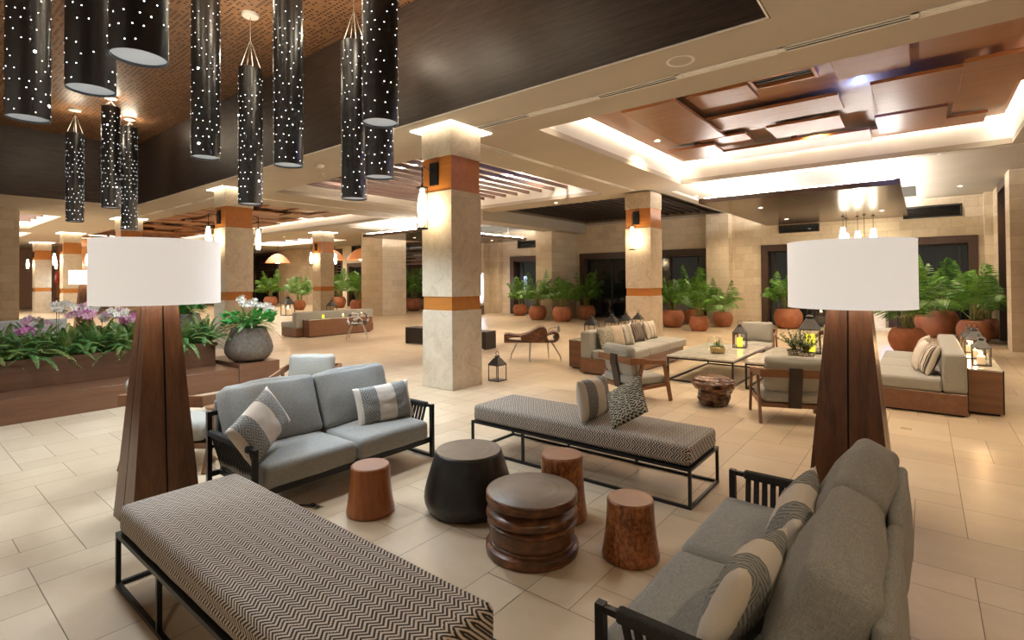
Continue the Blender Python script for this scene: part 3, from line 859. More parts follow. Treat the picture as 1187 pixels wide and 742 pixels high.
# slot diffusers, smoke detector, ceiling speaker
def slot(label, x0, x1, y0, y1):
    p = thing('slot_diffuser', label, 'air vent', ((x0 + x1) / 2, (y0 + y1) / 2, CZ), 0, 'linear ceiling vents')
    L = max(x1 - x0, y1 - y0) / 2; along = (x1 - x0) > (y1 - y0); w = min(x1 - x0, y1 - y0) / 2
    f = MB(); s = MB()
    def bx(m, a, b, c, d, z0, z1, **k): m.box(*((a, b, c, d) if along else (c, d, a, b)), z0, z1, **k)
    bx(f, -L, L, -w, -w + .02, -.012, 0); bx(f, -L, L, w - .02, w, -.012, 0); bx(f, -L, L, -.008, .008, -.010, 0)
    n = max(2, int(L * 2 / 1.1))
    for i in range(n + 1):
        a = -L + 2 * L * i / n; bx(f, a - .03, a + .03, -w, w, -.012, 0)
    f.build('frame', M['lightslot'], p)
    for i in range(n):
        a = -L + 2 * L * i / n
        if i % 2 == 0: bx(s, a + .04, a + 2 * L / n - .04, -w + .02, w - .02, -.004, -.001)
        else: bx(s, a + .04, a + 2 * L / n - .04, -w + .02, w - .02, -.004, -.001, mi=1)
    s.build('slot', [M['black_void'], M['lightslot']], p)
slot('long slim ceiling vent running from the big pillar beside the dark fascia', -5.6, 2.2, 5.98, 6.12)
slot('slim ceiling vent between the lit slats and the wood ceiling tray', -6.22, -6.10, 6.5, 13.0)
slot('slim ceiling vent past the pillar beside the dropped dark panel', -5.42, -5.30, 13.9, 19.6)
slot('slim ceiling vent in front of the distant wood ceiling tray', -22.5, -15.0, 6.08, 6.2)
slot('slim ceiling vent between the distant wood tray and the lit slats', -15.1, -14.98, 6.7, 13.0)
slot('slim ceiling vent just before the dropped panel with uplights', -4.6, 1.5, 13.08, 13.2)
p = thing('smoke_detector', 'small white smoke detector on the ceiling under the star tubes', 'smoke detector', (-9.8, 5.86, CZ))
m = MB(); m.lathe([(.09, 0), (.09, -.025), (.075, -.05), (.03, -.065), (0, -.065)], 24); m.build('housing', M['whiteplastic'], p, 40)
m = MB(); m.lathe([(.06, -.055), (.062, -.05)], 24, cap=False); m.build('vent_ring', M['gun'], p)
p = thing('ceiling_speaker', 'flat round white speaker in the beige ceiling beside the dark fascia', 'speaker', (-2.08, 5.63, CZ))
m = MB(); m.lathe([(.12, -.003), (.135, -.012), (.15, -.012), (.155, 0)], 40, cap=False); m.build('rim', M['whiteplastic'], p, 40)
m = MB(); m.lathe([(.0, -.006), (.121, -.006)], 40, cap=False); m.build('grille', M['plaster'], p)
p = thing('sprinkler', 'tiny sprinkler head on the ceiling near the smoke detector', 'sprinkler', (-10.5, 6.38, CZ))
m = MB(); m.lathe([(.05, 0), (.045, -.012), (.012, -.02), (.012, -.05), (.03, -.053), (.03, -.056), (0, -.056)], 20); m.build('head', M['whiteplastic'], p, 40)
p = thing('recessed_vent', 'dark rectangular vent opening in the wood ceiling', 'air vent', (-1.55, 8.25, 4.60))
m = MB(); m.box(-.42, .42, -.22, -.18, -.02, .06); m.box(-.42, .42, .18, .22, -.02, .06); m.box(-.42, -.38, -.18, .18, -.02, .06); m.box(.38, .42, -.18, .18, -.02, .06); m.build('frame', M['panel_edge'], p)
m = MB(); m.box(-.38, .38, -.18, .18, .04, .06); m.build('opening', M['black_void'], p)
m = MB(); m.box(-.36, .36, .02, .04, .0, .04); m.box(-.36, .36, -.08, -.06, .0, .04); m.build('blade', M['gun'], p)

# recessed downlights (fixture + its lamp), most of them added as fill light
dl0 = None
def downlight(x, y, z, power, label, col=(1, .80, .56), angle=130, grp='recessed downlights'):
    global dl0
    if dl0 is None:
        p = dl0 = thing('downlight', label, 'ceiling light', (x, y, z), 0, grp)
        m = MB(); m.lathe([(.045, -.002), (.05, -.012), (.065, -.012), (.068, 0)], 24, cap=False); m.build('trim_ring', M['whiteplastic'], p, 40)
        m = MB(); m.lathe([(0, -.003), (.046, -.003)], 24, cap=False); m.build('lens', M['down'], p)
    else: dup(dl0, label, (x, y, z), 0, grp)
    light('SPOT', (x, y, z - .03), power, col, .05, (0, 0, 0), angle, .8)
# ------------------------------------------------------------------ herringbone benches
def bench_proto():
    p = thing('bench', 'x', 'bench')
    L, Wd, hz, b = 1.10, .332, .30, .022
    m = MB()
    for s in (-1, 1):
        m.box(-L, L, s * Wd - b * (s > 0), s * Wd + b * (s < 0), hz - b, hz); m.box(-L, L, s * Wd - b * (s > 0), s * Wd + b * (s < 0), 0, b)
        m.box(s * L - b * (s > 0), s * L + b * (s < 0), -Wd + b, Wd - b, hz - b, hz); m.box(s * L - b * (s > 0), s * L + b * (s < 0), -Wd + b, Wd - b, 0, b)
    m.box(-L + b, L - b, -Wd + b, Wd - b, hz - .012, hz - .004)
    m.build('frame', M['black'], p)
    for x in (-L + b / 2, -.46, -L / 3, L / 3, L - b / 2):
        for y in (-Wd + b / 2, Wd - b / 2):
            if (x == -.46 and y > 0) or (abs(x) == L / 3 and y < 0): continue
            m = MB(); m.box(x - b / 2, x + b / 2, y - b / 2, y + b / 2, b, hz - b); m.build('leg', M['black'], p)
    c = link('cushion', cushion_mesh('cushion', 2.175, .64, .155, .035, M['herring'], .012, 3, .002), p, (0, 0, hz))
    return p
b0 = bench_proto(); b0.location = (-2.425, 1.20, 0); b0.scale = (1.032, 1, 1)
tag(b0, 'large herringbone upholstered bench on thin black frame, nearest, with nothing on it', None, 'herringbone benches')
b1 = dup(b0, 'herringbone upholstered bench on thin black frame with two pillows on it', (-2.45, 4.10, 0), scale=1.0)

# ------------------------------------------------------------------ black rope sofas
def rope_sofa():
    p = thing('rope_sofa', 'x', 'sofa')
    w, d, t, e = .86, .47, .035, .355          # half width, front, bar, back
    m = MB()
    for s in (-1, 1):
        x0, x1 = (w - t, w) if s > 0 else (-w, -w + t)
        m.box(x0, x1, -d + t, e - t, 0, t * .8)
        m.box(x0, x1, -d, -d + t, .47, .505)
        m.bar(((x0 + x1) / 2, -d + .02, .488), ((x0 + x1) / 2, e - .02, .488), t * .7, t * .7)
        m.bar((s * .76, -d + .06, .20), (s * .76, e - .06, .20), .03, .03)
    m.box(-.845, .845, e - t + .005, e - .005, .13, .17)
    m.box(-.845, .845, -d + .05, -d + .085, .13, .18)
    for x in (-.76, -.38, 0, .38, .76): m.box(x - .015, x + .015, -d + .085, e - t, .14, .175)
    m.box(-w + t, w - t, e - t, e, .62, .655); m.box(-w + t, w - t, e - t, e, .36, .385)
    m.box(-.02, .02, e - t, e, .17, .62)
    m.build('frame', M['black'], p)
    for s in (-1, 1):
        x0, x1 = (w - t, w) if s > 0 else (-w, -w + t)
        m = MB(); m.box(x0, x1, -d, -d + t, 0, .47); m.build('leg', M['black'], p)
        m = MB(); m.box(x0, x1, e - t, e, 0, .655); m.build('leg', M['black'], p)
    for s in (-1, 1):
        m = MB(); xm = s * (w - t / 2)
        m.bar((xm, -d + .085, .490), (xm, e - .05, .490), .048, .05, bev=.012)
        n = 15
        for i in range(n):
            y = -d + .11 + i * (d + e - .18) / (n - 1)
            m.bar((xm, y, .485), (s * .762, y + .012, .20), .030, .012, up=(s, 0, .3), bev=.003)
        m.build('rope_arm', M['rope'], p)
    for k, x in enumerate((-.395, .395)):
        link('seat_cushion', cushion_mesh('seat_cushion', .775, .80, .175, .05, M['grey'], .018, 5 + k, .006), p, (x, -.085, .19))
    for k, x in enumerate((-.40, .40)):
        c = link('back_cushion', cushion_mesh('back_cushion', .785, .19, .515, .046, M['grey'], .03, 11 + k, .012, belly=.05), p, (x, .115, .345), (R(-21), 0, R(2 if k else -2)))
        f = link('back_flap', cushion_mesh('back_flap', .76, .05, .42, .024, M['grey'], .0, 15 + k, .010, belly=.03), p, (x, .388, .31), (R(-1), 0, 0))
    return p
s0 = rope_sofa(); s0.location = (-4.18, 2.56, 0); s0.rotation_euler = (0, 0, R(90))
tag(s0, 'grey-cushioned black rope-armed sofa behind the big black drum table', None, 'rope sofas')
s1 = dup(s0, 'grey-cushioned black rope-armed sofa seen from behind, in front of the tall lamp', (-.495, 2.54, 0), R(-90))

# throw pillows on the rope sofas and bench
lum = [pillow_mesh('lumbar_pillow', .58, .36, .17, M['lumbar'], s, 30, .05) for s in (1, 2, 3, 4)]
G = 'banded lumbar pillows'
pillow('lumbar_pillow', 'cream and grey banded lumbar pillow tipped on its corner on the rope sofa', lum[0], None, .62, .36, (-3.97, 1.97, .44), (R(-22), R(-22), R(124)), G)
pillow('lumbar_pillow', 'cream and grey banded lumbar pillow lying level at the sofa end by the pillar', lum[1], None, .62, .36, (-3.99, 3.08, .365), (R(-18), R(-2), R(80)), G)
pillow('lumbar_pillow', 'largest-looking cream-ended lumbar pillow, closest on the sofa seen from behind', lum[2], None, .62, .36, (-.60, 2.00, .40), (R(-24), R(-6), R(-92)), G)
pillow('lumbar_pillow', 'second cream-ended lumbar pillow on the rear-seen sofa, toward the tall lamp', lum[3], None, .62, .36, (-.56, 2.72, .39), (R(-22), R(8), R(-88)), G)
pillow('lumbar_pillow', 'cream and grey banded pillow standing on the herringbone bench', pillow_mesh('lumbar_pillow', .62, .36, .17, M['lumbar'], 7, 30, .05), None, .62, .36, (-2.32, 4.10, .452), (R(-8), R(3), R(96)), G)
pillow('speckled_pillow', 'square black and cream speckled pillow leaning on the herringbone bench', pillow_mesh('speckled_pillow', .37, .37, .13, M['speckle'], 9, 30, .04), None, .4, .4, (-1.88, 3.87, .545), (R(-40), R(-32), R(4)), None)

# ------------------------------------------------------------------ stools and drum tables
def stool(label, x, y, h, rt, rb, mat, top, group='tapered wooden stools'):
    p = thing('stool', label, 'stool', (x, y, 0), 0, group)
    prof = []
    for i in range(15):
        t = i / 14; r = rb + (rt - rb) * (1 - (1 - t) ** 1.9) if True else 0
        prof.append((r, .022 + t * (h - .036)))
    prof = [(rb * .93, 0), (rb * .985, .008)] + prof + [(rt - .002, h - .006), (rt - .008, h - .001)]
    m = MB(); m.lathe(prof, 56); m.build('body', mat, p, 40)
    m = MB(); m.lathe([(rt - .012, h - .002), (rt - .010, h + .0015), (0, h + .002)], 56, cap=False); m.build('seat', top, p, 30)
    return p
stool('smooth orange-brown tapered stool beside the blue-grey rope sofa', -3.21, 2.32, .345, .142, .174, M['orange_stool'], M['stool_top'])
stool('tall red-brown tapered stool directly behind the turned wood table', -2.045, 3.115, .45, .148, .178, M['burl_stool'], M['stool_top'])
stool('speckled red-brown tapered stool standing alone closest to the rear-seen sofa', -1.425, 2.93, .356, .142, .174, M['burl_stool'], M['stool_top'])
p = thing('drum_table', 'big flared black drum table with a ringed taupe top', 'table', (-2.68, 2.815, 0))
m = MB(); m.lathe([(.25, 0), (.285, .006), (.312, .03), (.327, .07), (.331, .11), (.325, .16), (.310, .22), (.29, .29), (.268, .36), (.252, .41), (.248, .424), (.24, .432)], 64, wob=lambda a, z: 1 + .006 * math.sin(3 * a + 8 * z) + .004 * math.sin(7 * a - 11 * z)); m.build('body', M['drum'], p, 50)
m = MB(); m.lathe([(.242, .430), (.240, .4355), (0, .437)], 64, cap=False, wob=lambda a, z: 1 + .006 * math.sin(3 * a + 3.4)); m.build('tabletop', M['taupe_top'], p, 40)
p = thing('turned_table', 'round turned dark wood table with stacked rings and taupe top', 'table', (-1.956, 2.628, 0))
m = MB(); m.lathe([(.27, 0), (.288, .008), (.291, .03), (.289, .055), (.278, .064), (.270, .068), (.274, .076), (.272, .088), (.262, .094), (.270, .10), (.268, .14), (.269, .168), (.270, .176), (.276, .182), (.284, .192), (.282, .204), (.270, .212), (.266, .215), (.280, .222), (.289, .236), (.288, .256), (.276, .272), (.258, .282), (.246, .292), (.242, .303), (.25, .314), (.27, .318)], 72, wob=lambda a, z: 1 + .006 * math.sin(2 * a + z * 20)); m.build('body', M['turned'], p, 40)
m = MB(); m.lathe([(.26, .318), (.286, .321), (.289, .325), (.289, .369), (.286, .374), (.277, .376)], 72); m.build('rim', M['turned'], p, 28)
m = MB(); m.lathe([(.277, .3755), (.274, .378), (0, .379)], 72, cap=False); m.build('tabletop', M['taupe_top'], p, 40)

# ------------------------------------------------------------------ tall floor lamps
def floor_lamp(label, x, y, b0, b1, z0, z1, r, lit=False, rz=0):
    p = thing('floor_lamp', label, 'lamp', (x, y, 0), rz, 'obelisk floor lamps')
    zt = z0 + .03
    def ring(h, g=.006, dp=.014):
        q = []
        for k in range(4):
            a = k * PI / 2; ca, sa = math.cos(a), math.sin(a)
            for (u, v) in ((-h, -h), (-g, -h), (-g, -h + dp), (g, -h + dp), (g, -h)):
                q.append((u * ca - v * sa, u * sa + v * ca))
        return q
    t = bmesh.new(); lo = [t.verts.new((a, b, .0)) for a, b in ring(b0)]; hi = [t.verts.new((a, b, zt)) for a, b in ring(b1)]
    n = len(lo)
    for k in range(n):
        f = t.faces.new((lo[k], lo[(k + 1) % n], hi[(k + 1) % n], hi[k])); f.material_index = 1 if k % 5 in (1, 2, 3) else 0
    t.faces.new(lo[::-1]); t.faces.new(hi)
    m = MB(); m.add(t); m.build('base', [M['walnut'], M['groove']], p)
    m = MB(); m.tube([(0, 0, zt - .01), (0, 0, z1 - .05)], .012, 10); 
    for k in range(3):
        a = k * 2 * PI / 3; m.tube([(0, 0, z1 - .06), (r * math.cos(a), r * math.sin(a), z1 - .02)], .004, 6)
    m.build('stem', M['steel'], p)
    m = MB(); m.lathe([(r, z0), (r, z1), (r - .006, z1), (r - .006, z0), (r, z0)], 72, cap=False); m.build('shade', M['shade_warm'] if lit else M['shade'], p, 40)
    m = MB(); m.lathe([(r + .001, z0 - .001), (r + .0015, z0 + .006), (r + .0005, z0 + .012)], 72, cap=False); m.lathe([(r + .0005, z1 - .012), (r + .0015, z1 - .006), (r + .001, z1 + .001)], 72, cap=False); m.build('hem', M['shade_warm'] if lit else M['shade'], p, 60)
    m = MB(); m.lathe([(0, z1 - .2), (.035, z1 - .18), (.045, z1 - .14), (.03, z1 - .10), (.015, z1 - .06)], 20); m.build('bulb', M['sconce'], p, 60)
    light('POINT', (x, y, (z0 + z1) / 2 + .05), 14, (1, .86, .68), .08)
    return p
floor_lamp('tall obelisk floor lamp with white drum shade between planter and herringbone bench', -4.43, 1.335, .215, .098, 1.545, 2.005, .405)
floor_lamp('tall obelisk floor lamp with white drum shade behind the rear-seen rope sofa', -.43, 4.56, .262, .128, 1.478, 1.968, .405)
floor_lamp('distant glowing floor lamp seen above the pink orchids', -23.6, 4.82, .26, .11, 1.66, 2.16, .42, True)

# power cord and floor outlet by the sofa
p = thing('floor_outlet', 'small brass floor outlet plate in the tiles by the rope sofa', 'outlet', (-3.60, 2.11, 0), R(8))
m = MB(); m.box(-.05, .05, -.032, .032, 0, .004, bev=.0015, seg=1); m.build('plate', M['brass'], p)
m = MB(); m.box(-.028, -.006, -.016, .016, .004, .006); m.box(.012, .034, -.016, .016, .004, .006); m.build('socket', M['black'], p)
m = MB(); m.tube([(-4.2, 1.66, .006), (-4.05, 1.78, .006), (-3.92, 1.84, .006), (-3.80, 1.98, .006), (-3.70, 2.05, .007), (-3.63, 2.095, .010)], .005, 8); m.box(-3.64, -3.605, 2.085, 2.115, .006, .022, bev=.003)
tag(m.build('power_cord', M['black']), 'thin black power cord trailing from under the rope sofa to the floor outlet', 'cord')
m = MB(); m.box(-.22, -.12, 7.24, 7.30, 0, .004, bev=.0015, seg=1)
tag(m.build('floor_plate', M['brass']), 'small brass floor plate in the tiles before the striped pillow sofa', 'outlet')

# ------------------------------------------------------------------ lounge chairs
def lounge_chair():
    p = thing('lounge_chair', 'x', 'chair')
    m = MB()
    m.bar((-.375, .30, .595), (.375, .30, .595), .03, .095, bev=.006)
    for s in (-1, 1):
        m.bar((s * .36, .315, .60), (s * .365, .05, .575), .03, .085, bev=.006)
        m.bar((s * .365, .08, .578), (s * .37, -.29, .535), .03, .062, bev=.006)
    m.build('arm_rail', M['chairwood'], p)
    for s in (-1, 1):
        m = MB(); m.bar((s * .37, -.265, .555), (s * .372, -.375, .0), .03, .055, up=(0, 1, 0), bev=.005); m.build('leg', M['chairwood'], p)
        m = MB(); m.bar((s * .366, .10, .56), (s * .372, .285, .0), .03, .055, up=(0, 1, 0), bev=.005); m.build('leg', M['chairwood'], p)
    m = MB()
    for s in (-1, 1): m.bar((s * .352, -.335, .235), (s * .352, .215, .205), .022, .05, bev=.004)
    m.bar((-.352, -.33, .235), (.352, -.33, .235), .025, .05, bev=.004); m.bar((-.352, .21, .205), (.352, .21, .205), .025, .05, bev=.004)
    m.box(-.34, .34, -.31, .2, .20, .222)
    m.build('seat_frame', M['chairwood'], p)
    m = MB(); m.box(-.07, .07, .318, .328, .50, .66, bev=.002, seg=1); m.box(-.07, .07, .27, .318, .643, .655, bev=.002, seg=1); m.bar((0, .323, .56), (0, .245, .185), .14, .008, up=(0, 1, .2)); m.build('strap', M['strap'], p)
    link('seat_cushion', cushion_mesh('seat_cushion', .66, .60, .13, .045, M['grey_light'], .018, 21, .006), p, (0, -.04, .238), (R(2), 0, 0))
    link('back_cushion', cushion_mesh('back_cushion', .62, .15, .42, .06, M['grey_light'], .01, 23, .012, belly=.03), p, (0, .155, .365), (R(-12), 0, 0))
    return p
def facing(dx, dy): return math.atan2(dx, -dy)          # local -Y turned to (dx,dy)
c0 = lounge_chair(); G = 'teak lounge chairs'
def put_chair(o, bx, by, dx, dy, s=1.0):
    L = math.hypot(dx, dy); o.location = (bx + dx / L * .30 * s, by + dy / L * .30 * s, 0); o.rotation_euler = (0, 0, facing(dx, dy)); o.scale = (s, s, s)
put_chair(c0, -1.16, 6.66, -.40, .915); tag(c0, 'teak lounge chair with dark leather strap, seen from behind beside the tall lamp', None, G)
c = dup(c0, 'teak lounge chair turned sideways between the herringbone bench and the long grey sofa'); put_chair(c, -3.40, 6.54, .44, .90)
c = dup(c0, 'teak lounge chair with pale back cushion behind the blue-grey rope sofa'); put_chair(c, -6.33, 3.70, .63, -.76, .95)
c = dup(c0, 'teak lounge chair mostly hidden behind the obelisk lamp and rope sofa'); put_chair(c, -5.33, 1.63, -.55, .83, 1.08)
for ch in c.children:
    if ch.name.startswith('back_cushion'): ch.scale = (.62, 1, 1); ch.location.x += .15
c = dup(c0, 'grey lounge chair behind the glowing lantern at the far end of the coffee table'); put_chair(c, -2.75, 11.75, .1, -1)
c = dup(c0, 'grey lounge chair mostly hidden behind the tall lantern and obelisk lamp'); put_chair(c, -1.25, 12.0, -.1, -1)
p = thing('side_table', 'low round wooden side table behind the rope sofa', 'table', (-5.62, 2.35, 0))
m = MB(); m.lathe([(.22, .42), (.235, .425), (.235, .445), (.22, .45)], 36); m.build('tabletop', M['chairwood'], p, 40)
for k in range(3):
    a = k * 2 * PI / 3 + .4; m = MB(); m.tube([(.12 * math.cos(a), .12 * math.sin(a), .42), (.19 * math.cos(a), .19 * math.sin(a), 0)], .014, 8); m.build('leg', M['chairwood'], p)

# ------------------------------------------------------------------ long modular sofas and consoles
def long_sofa():
    p = thing('long_sofa', 'x', 'sofa')
    m = MB(); m.box(-1.40, 1.40, -.40, .465, .025, .272, bev=.004, seg=1); m.build('base', M['sofawood'], p)
    m = MB(); m.box(-1.36, 1.36, -.36, .43, 0, .025); m.build('plinth', M['groove'], p)
    link('backrest', cushion_mesh('backrest', 2.80, .235, .49, .045, M['grey_light'], .004, 41, .003), p, (0, .348, .272))
    for k in range(3):
        link('seat_cushion', cushion_mesh('seat_cushion', .925, .70, .165, .04, M['grey_light'], .012, 42 + k, .004), p, (-.932 + k * .932, -.118, .272))
    return p
l0 = long_sofa(); G = 'long low grey sofas'
l0.location = (-4.415, 9.46, 0); l0.rotation_euler = (0, 0, R(90)); tag(l0, 'long low grey sofa with five pillows in front of the square stone pillar', None, G)
dup(l0, 'long low grey sofa with striped pillows beside the candle lantern console', (-.065, 9.63, 0), R(-90))
dup(l0, 'distant long grey sofa behind the wooden console near the slim pillar', (-15.28, 9.45, 0), R(-90))
dup(l0, 'pale grey long sofa just beyond the fern planter', (-17.6, 1.9, 0), R(90))
dup(l0, 'farther dark-looking sofa against the stone block wall beyond the planter', (-21.0, .9, 0), R(90))
def console(label, x0, x1, y0, y1, h=.55):
    p = thing('console_table', label, 'console', ((x0 + x1) / 2, (y0 + y1) / 2, 0), 0, 'wooden consoles behind sofas')
    a, b = (x1 - x0) / 2, (y1 - y0) / 2
    m = MB(); m.box(-a, a, -b + .012, b - .012, .03, h - .02); m.build('body', M['sofawood'], p)
    m = MB(); m.box(-a + .03, a - .03, -b + .05, b - .05, 0, .03); m.build('plinth', M['groove'], p)
    for s in (-1, 1): m = MB(); m.box(-a, a, min(s * b, s * (b - .012)), max(s * b, s * (b - .012)), .03, h - .02); m.build('end_panel', M['sofawood'], p)
    m = MB(); m.box(-a, a, -b, b, h - .02, h, bev=.002, seg=1); m.build('tabletop', M['marble'], p)
    for s in (-1, 1): m = MB(); m.box(s * a - .007, s * a + .007, -b - .002, -b + .01, .03, h); m.build('corner_trim', M['groove'], p)
    return p
console('wooden console with four lanterns behind the long grey sofa by the pillar', -5.33, -4.90, 8.42, 11.1)
console('wooden console with burning candle lanterns behind the striped pillow sofa', .415, .74, 8.53, 11.4, .56)
console('distant wooden console behind the long sofa near the spotted chair', -14.80, -14.48, 8.27, 10.55, .54)
# pillows on the long sofas
def pl(nm, lab, w, h, t, mat, x, y, z, tilt, rz, seed, grp): pillow(nm, lab, pillow_mesh(nm, w, h, t, M[mat], seed, 22), None, w, h, (x, y, z), (R(tilt), 0, R(rz)), grp)
G = 'pillows on the long grey sofa'
pl('speckled_pillow', 'black and cream speckled pillow at the near end of the long grey sofa', .46, .42, .15, 'speckle', -4.46, 8.40, .435, -18, 82, 51, G)
pl('beige_pillow', 'plain beige pillow on the long grey sofa, next to the speckled one', .44, .42, .15, 'beige_pillow', -4.47, 8.72, .435, -16, 72, 52, G)
pl('banded_pillow', 'grey and white wide-banded pillow on the long grey sofa', .44, .42, .15, 'stripe_cream', -4.42, 9.02, .435, -20, 72, 53, G)
pl('striped_pillow', 'dark brown striped pillow on the long grey sofa', .46, .40, .15, 'stripe_brown', -4.46, 9.66, .435, -18, 84, 54, G)
pl('striped_pillow', 'pale beige pillow with brown stripes at the far end of the long grey sofa', .46, .40, .15, 'stripe_beige', -4.46, 10.32, .435, -18, 84, 55, G)
G = 'pillows on the sofa by the lantern console'
pl('striped_pillow', 'cream pillow with black stripes, front of three beside the lantern console', .44, .42, .16, 'stripe_black', -.02, 8.62, .435, -20, -80, 56, G)
pl('cream_pillow', 'plain cream pillow, middle of three beside the lantern console', .44, .42, .16, 'cream', -.11, 8.98, .435, -20, -84, 57, G)
pl('banded_pillow', 'grey-striped pillow, rearmost of three beside the lantern console', .46, .42, .16, 'stripe_beige', -.10, 9.75, .435, -20, -95, 58, G)

# ------------------------------------------------------------------ coffee tables
def coffee_table():
    p = thing('coffee_table', 'x', 'table')
    a, b, h, t = .535, 1.04, .423, .026
    m = MB(); m.box(-a, a, -b, b, h - .03, h, bev=.003, seg=1); m.build('tabletop', M['marble'], p)
    m = MB()
    for z in (0, h - .03 - t):
        for s in (-1, 1):
            m.box(-a + .004, a - .004, s * (b - .004) - t * (s > 0), s * (b - .004) + t * (s < 0), z, z + t)
            m.box(s * (a - .004) - t * (s > 0), s * (a - .004) + t * (s < 0), -b + .004 + t, b - .004 - t, z, z + t)
    m.build('frame', M['black'], p)
    for sx in (-1, 1):
        for sy in (-1, 1):
            m = MB(); x, y = sx * (a - .004 - t / 2), sy * (b - .004 - t / 2); m.box(x - t / 2, x + t / 2, y - t / 2, y + t / 2, t, h - .03 - t); m.build('leg', M['black'], p)
    return p
t0 = coffee_table(); t0.location = (-2.85, 9.42, 0); tag(t0, 'stone-topped coffee table with brass bowl and small lantern on it', None, 'stone-topped coffee tables')
dup(t0, 'stone-topped coffee table with the tall lantern and two herb pots on it', (-1.625, 9.44, 0))

# teak root stool
def root_stool():
    t = bmesh.new(); NA, NZ = 110, 54; H = .385
    P = [(0, .150), (.03, .180), (.09, .205), (.15, .200), (.20, .222), (.26, .262), (.31, .268), (.35, .240), (.385, .185)]
    def prof(z):
        for (z0, r0), (z1, r1) in zip(P, P[1:]):
            if z <= z1:
                q = (z - z0) / (z1 - z0); q = q * q * (3 - 2 * q); return r0 + (r1 - r0) * q
        return P[-1][1]
    def dent(a, z, a0, z0, wa, wz, d):
        da = (a - a0 + PI) % (2 * PI) - PI; q = (da / wa) ** 2 + ((z - z0) / wz) ** 2
        return d * (1 - q) ** 1.3 if q < 1 else 0
    rings = []
    for j in range(NZ + 1):
        z = H * j / NZ; ring = []
        for i in range(NA):
            a = 2 * PI * i / NA; n = Vector((math.cos(a), math.sin(a), 0))
            r = prof(z) * (1 + .13 * noise.noise(Vector((n.x * 1.3 + 4, n.y * 1.3, z * 3.5))) + .06 * noise.noise(Vector((n.x * 3 + z * 6, n.y * 3, z * 7))))
            r += .006 * math.sin(9 * a + 34 * z + 5 * noise.noise(n * 2))
            for q in ((-2.62, .165, .62, .050, .13), (-2.9, .08, .30, .05, .04), (-1.02, .275, .20, .038, .085), (-1.35, .055, .26, .042, .07), (-.55, .13, .5, .05, .05), (-1.75, .21, .5, .022, .035), (.9, .2, .6, .08, .07), (2.2, .1, .5, .08, .06), (-2.0, .33, .5, .02, .02)): r -= dent(a, z, *q)
            ring.append(t.verts.new((max(.03, r) * n.x, max(.03, r) * n.y, z + .012 * noise.noise(n * 2 + Vector((0, 0, z * 4))) * (z / H))))
        rings.append(ring)
    for A, B in zip(rings, rings[1:]):
        for i in range(NA): t.faces.new((A[i], A[(i + 1) % NA], B[(i + 1) % NA], B[i]))
    for ring, zz, fl in ((rings[0], 0, True), (rings[-1], H + .006, False)):
        c = t.verts.new((0, 0, zz)); mid = [t.verts.new((v.co.x * .6, v.co.y * .6, zz + (0 if fl else .006 * noise.noise(v.co * 9)))) for v in ring]
        for i in range(NA): t.faces.new((ring[i], ring[(i + 1) % NA], mid[(i + 1) % NA], mid[i])); t.faces.new((mid[i], mid[(i + 1) % NA], c))
    m = MB(); m.bm.free(); m.bm = t
    o = m.build('root_stool', M['root'], None, 179, (-2.23, 7.10, 0))
    tag(o, 'polished gnarled teak root stump stool on the floor before the coffee table', 'stool')
root_stool()

# ------------------------------------------------------------------ lanterns and candles
def lantern_proto():
    p = thing('lantern', 'x', 'lantern')
    a, h = .105, .27
    m = MB(); m.box(-a - .008, a + .008, -a - .008, a + .008, 0, .016, bev=.003, seg=1)
    for sx in (-1, 1):
        for sy in (-1, 1): m.box(sx * a - .006, sx * a + .006, sy * a - .006, sy * a + .006, .016, h)
    for s in (-1, 1):
        m.box(-a, a, s * a - .005, s * a + .005, h - .012, h); m.box(s * a - .005, s * a + .005, -a, a, h - .012, h)
    m.build('frame', M['gun'], p)
    m = MB()
    for s in (-1, 1): m.face([(-a, s * a, .016), (a, s * a, .016), (a, s * a, h - .012), (-a, s * a, h - .012)]); m.face([(s * a, -a, .016), (s * a, a, .016), (s * a, a, h - .012), (s * a, -a, h - .012)])
    m.build('glass', M['glass'], p)
    m = MB(); m.frustum(h, a + .014, a + .014, h + .11, .045, .045); m.frustum(h + .11, .030, .030, h + .135, .030, .030); m.frustum(h + .135, .042, .042, h + .155, .014, .014); m.build('roof', M['gun'], p)
    m = MB(); m.tube([(.033 * math.cos(k * PI / 9), 0, h + .185 + .033 * math.sin(k * PI / 9)) for k in range(18)], .005, 6, closed=True); m.build('handle', M['gun'], p, 60)
    return p
def candle_proto(mat, r, h, flame):
    p = thing('candle', 'x', 'candle')
    m = MB(); m.lathe([(r, 0), (r, h), (r * .85, h + .002), (r * .6, h - .006), (0, h - .008)], 24); m.build('wax', M[mat], p, 40)
    m = MB(); m.tube([(0, 0, h - .01), (0, 0, h + .012)], .0015, 6); m.build('wick', M['black'], p)
    if flame:
        m = MB(); m.lathe([(0.001, h + .008), (.007, h + .018), (.008, h + .026), (.004, h + .042), (0, h + .055)], 12); m.build('flame', M['flame'], p, 60)
    return p
LN = lantern_proto(); CI = candle_proto('wax', .042, .10, True); CY = candle_proto('candle_led', .04, .15, False)
_l = [True, True, True]
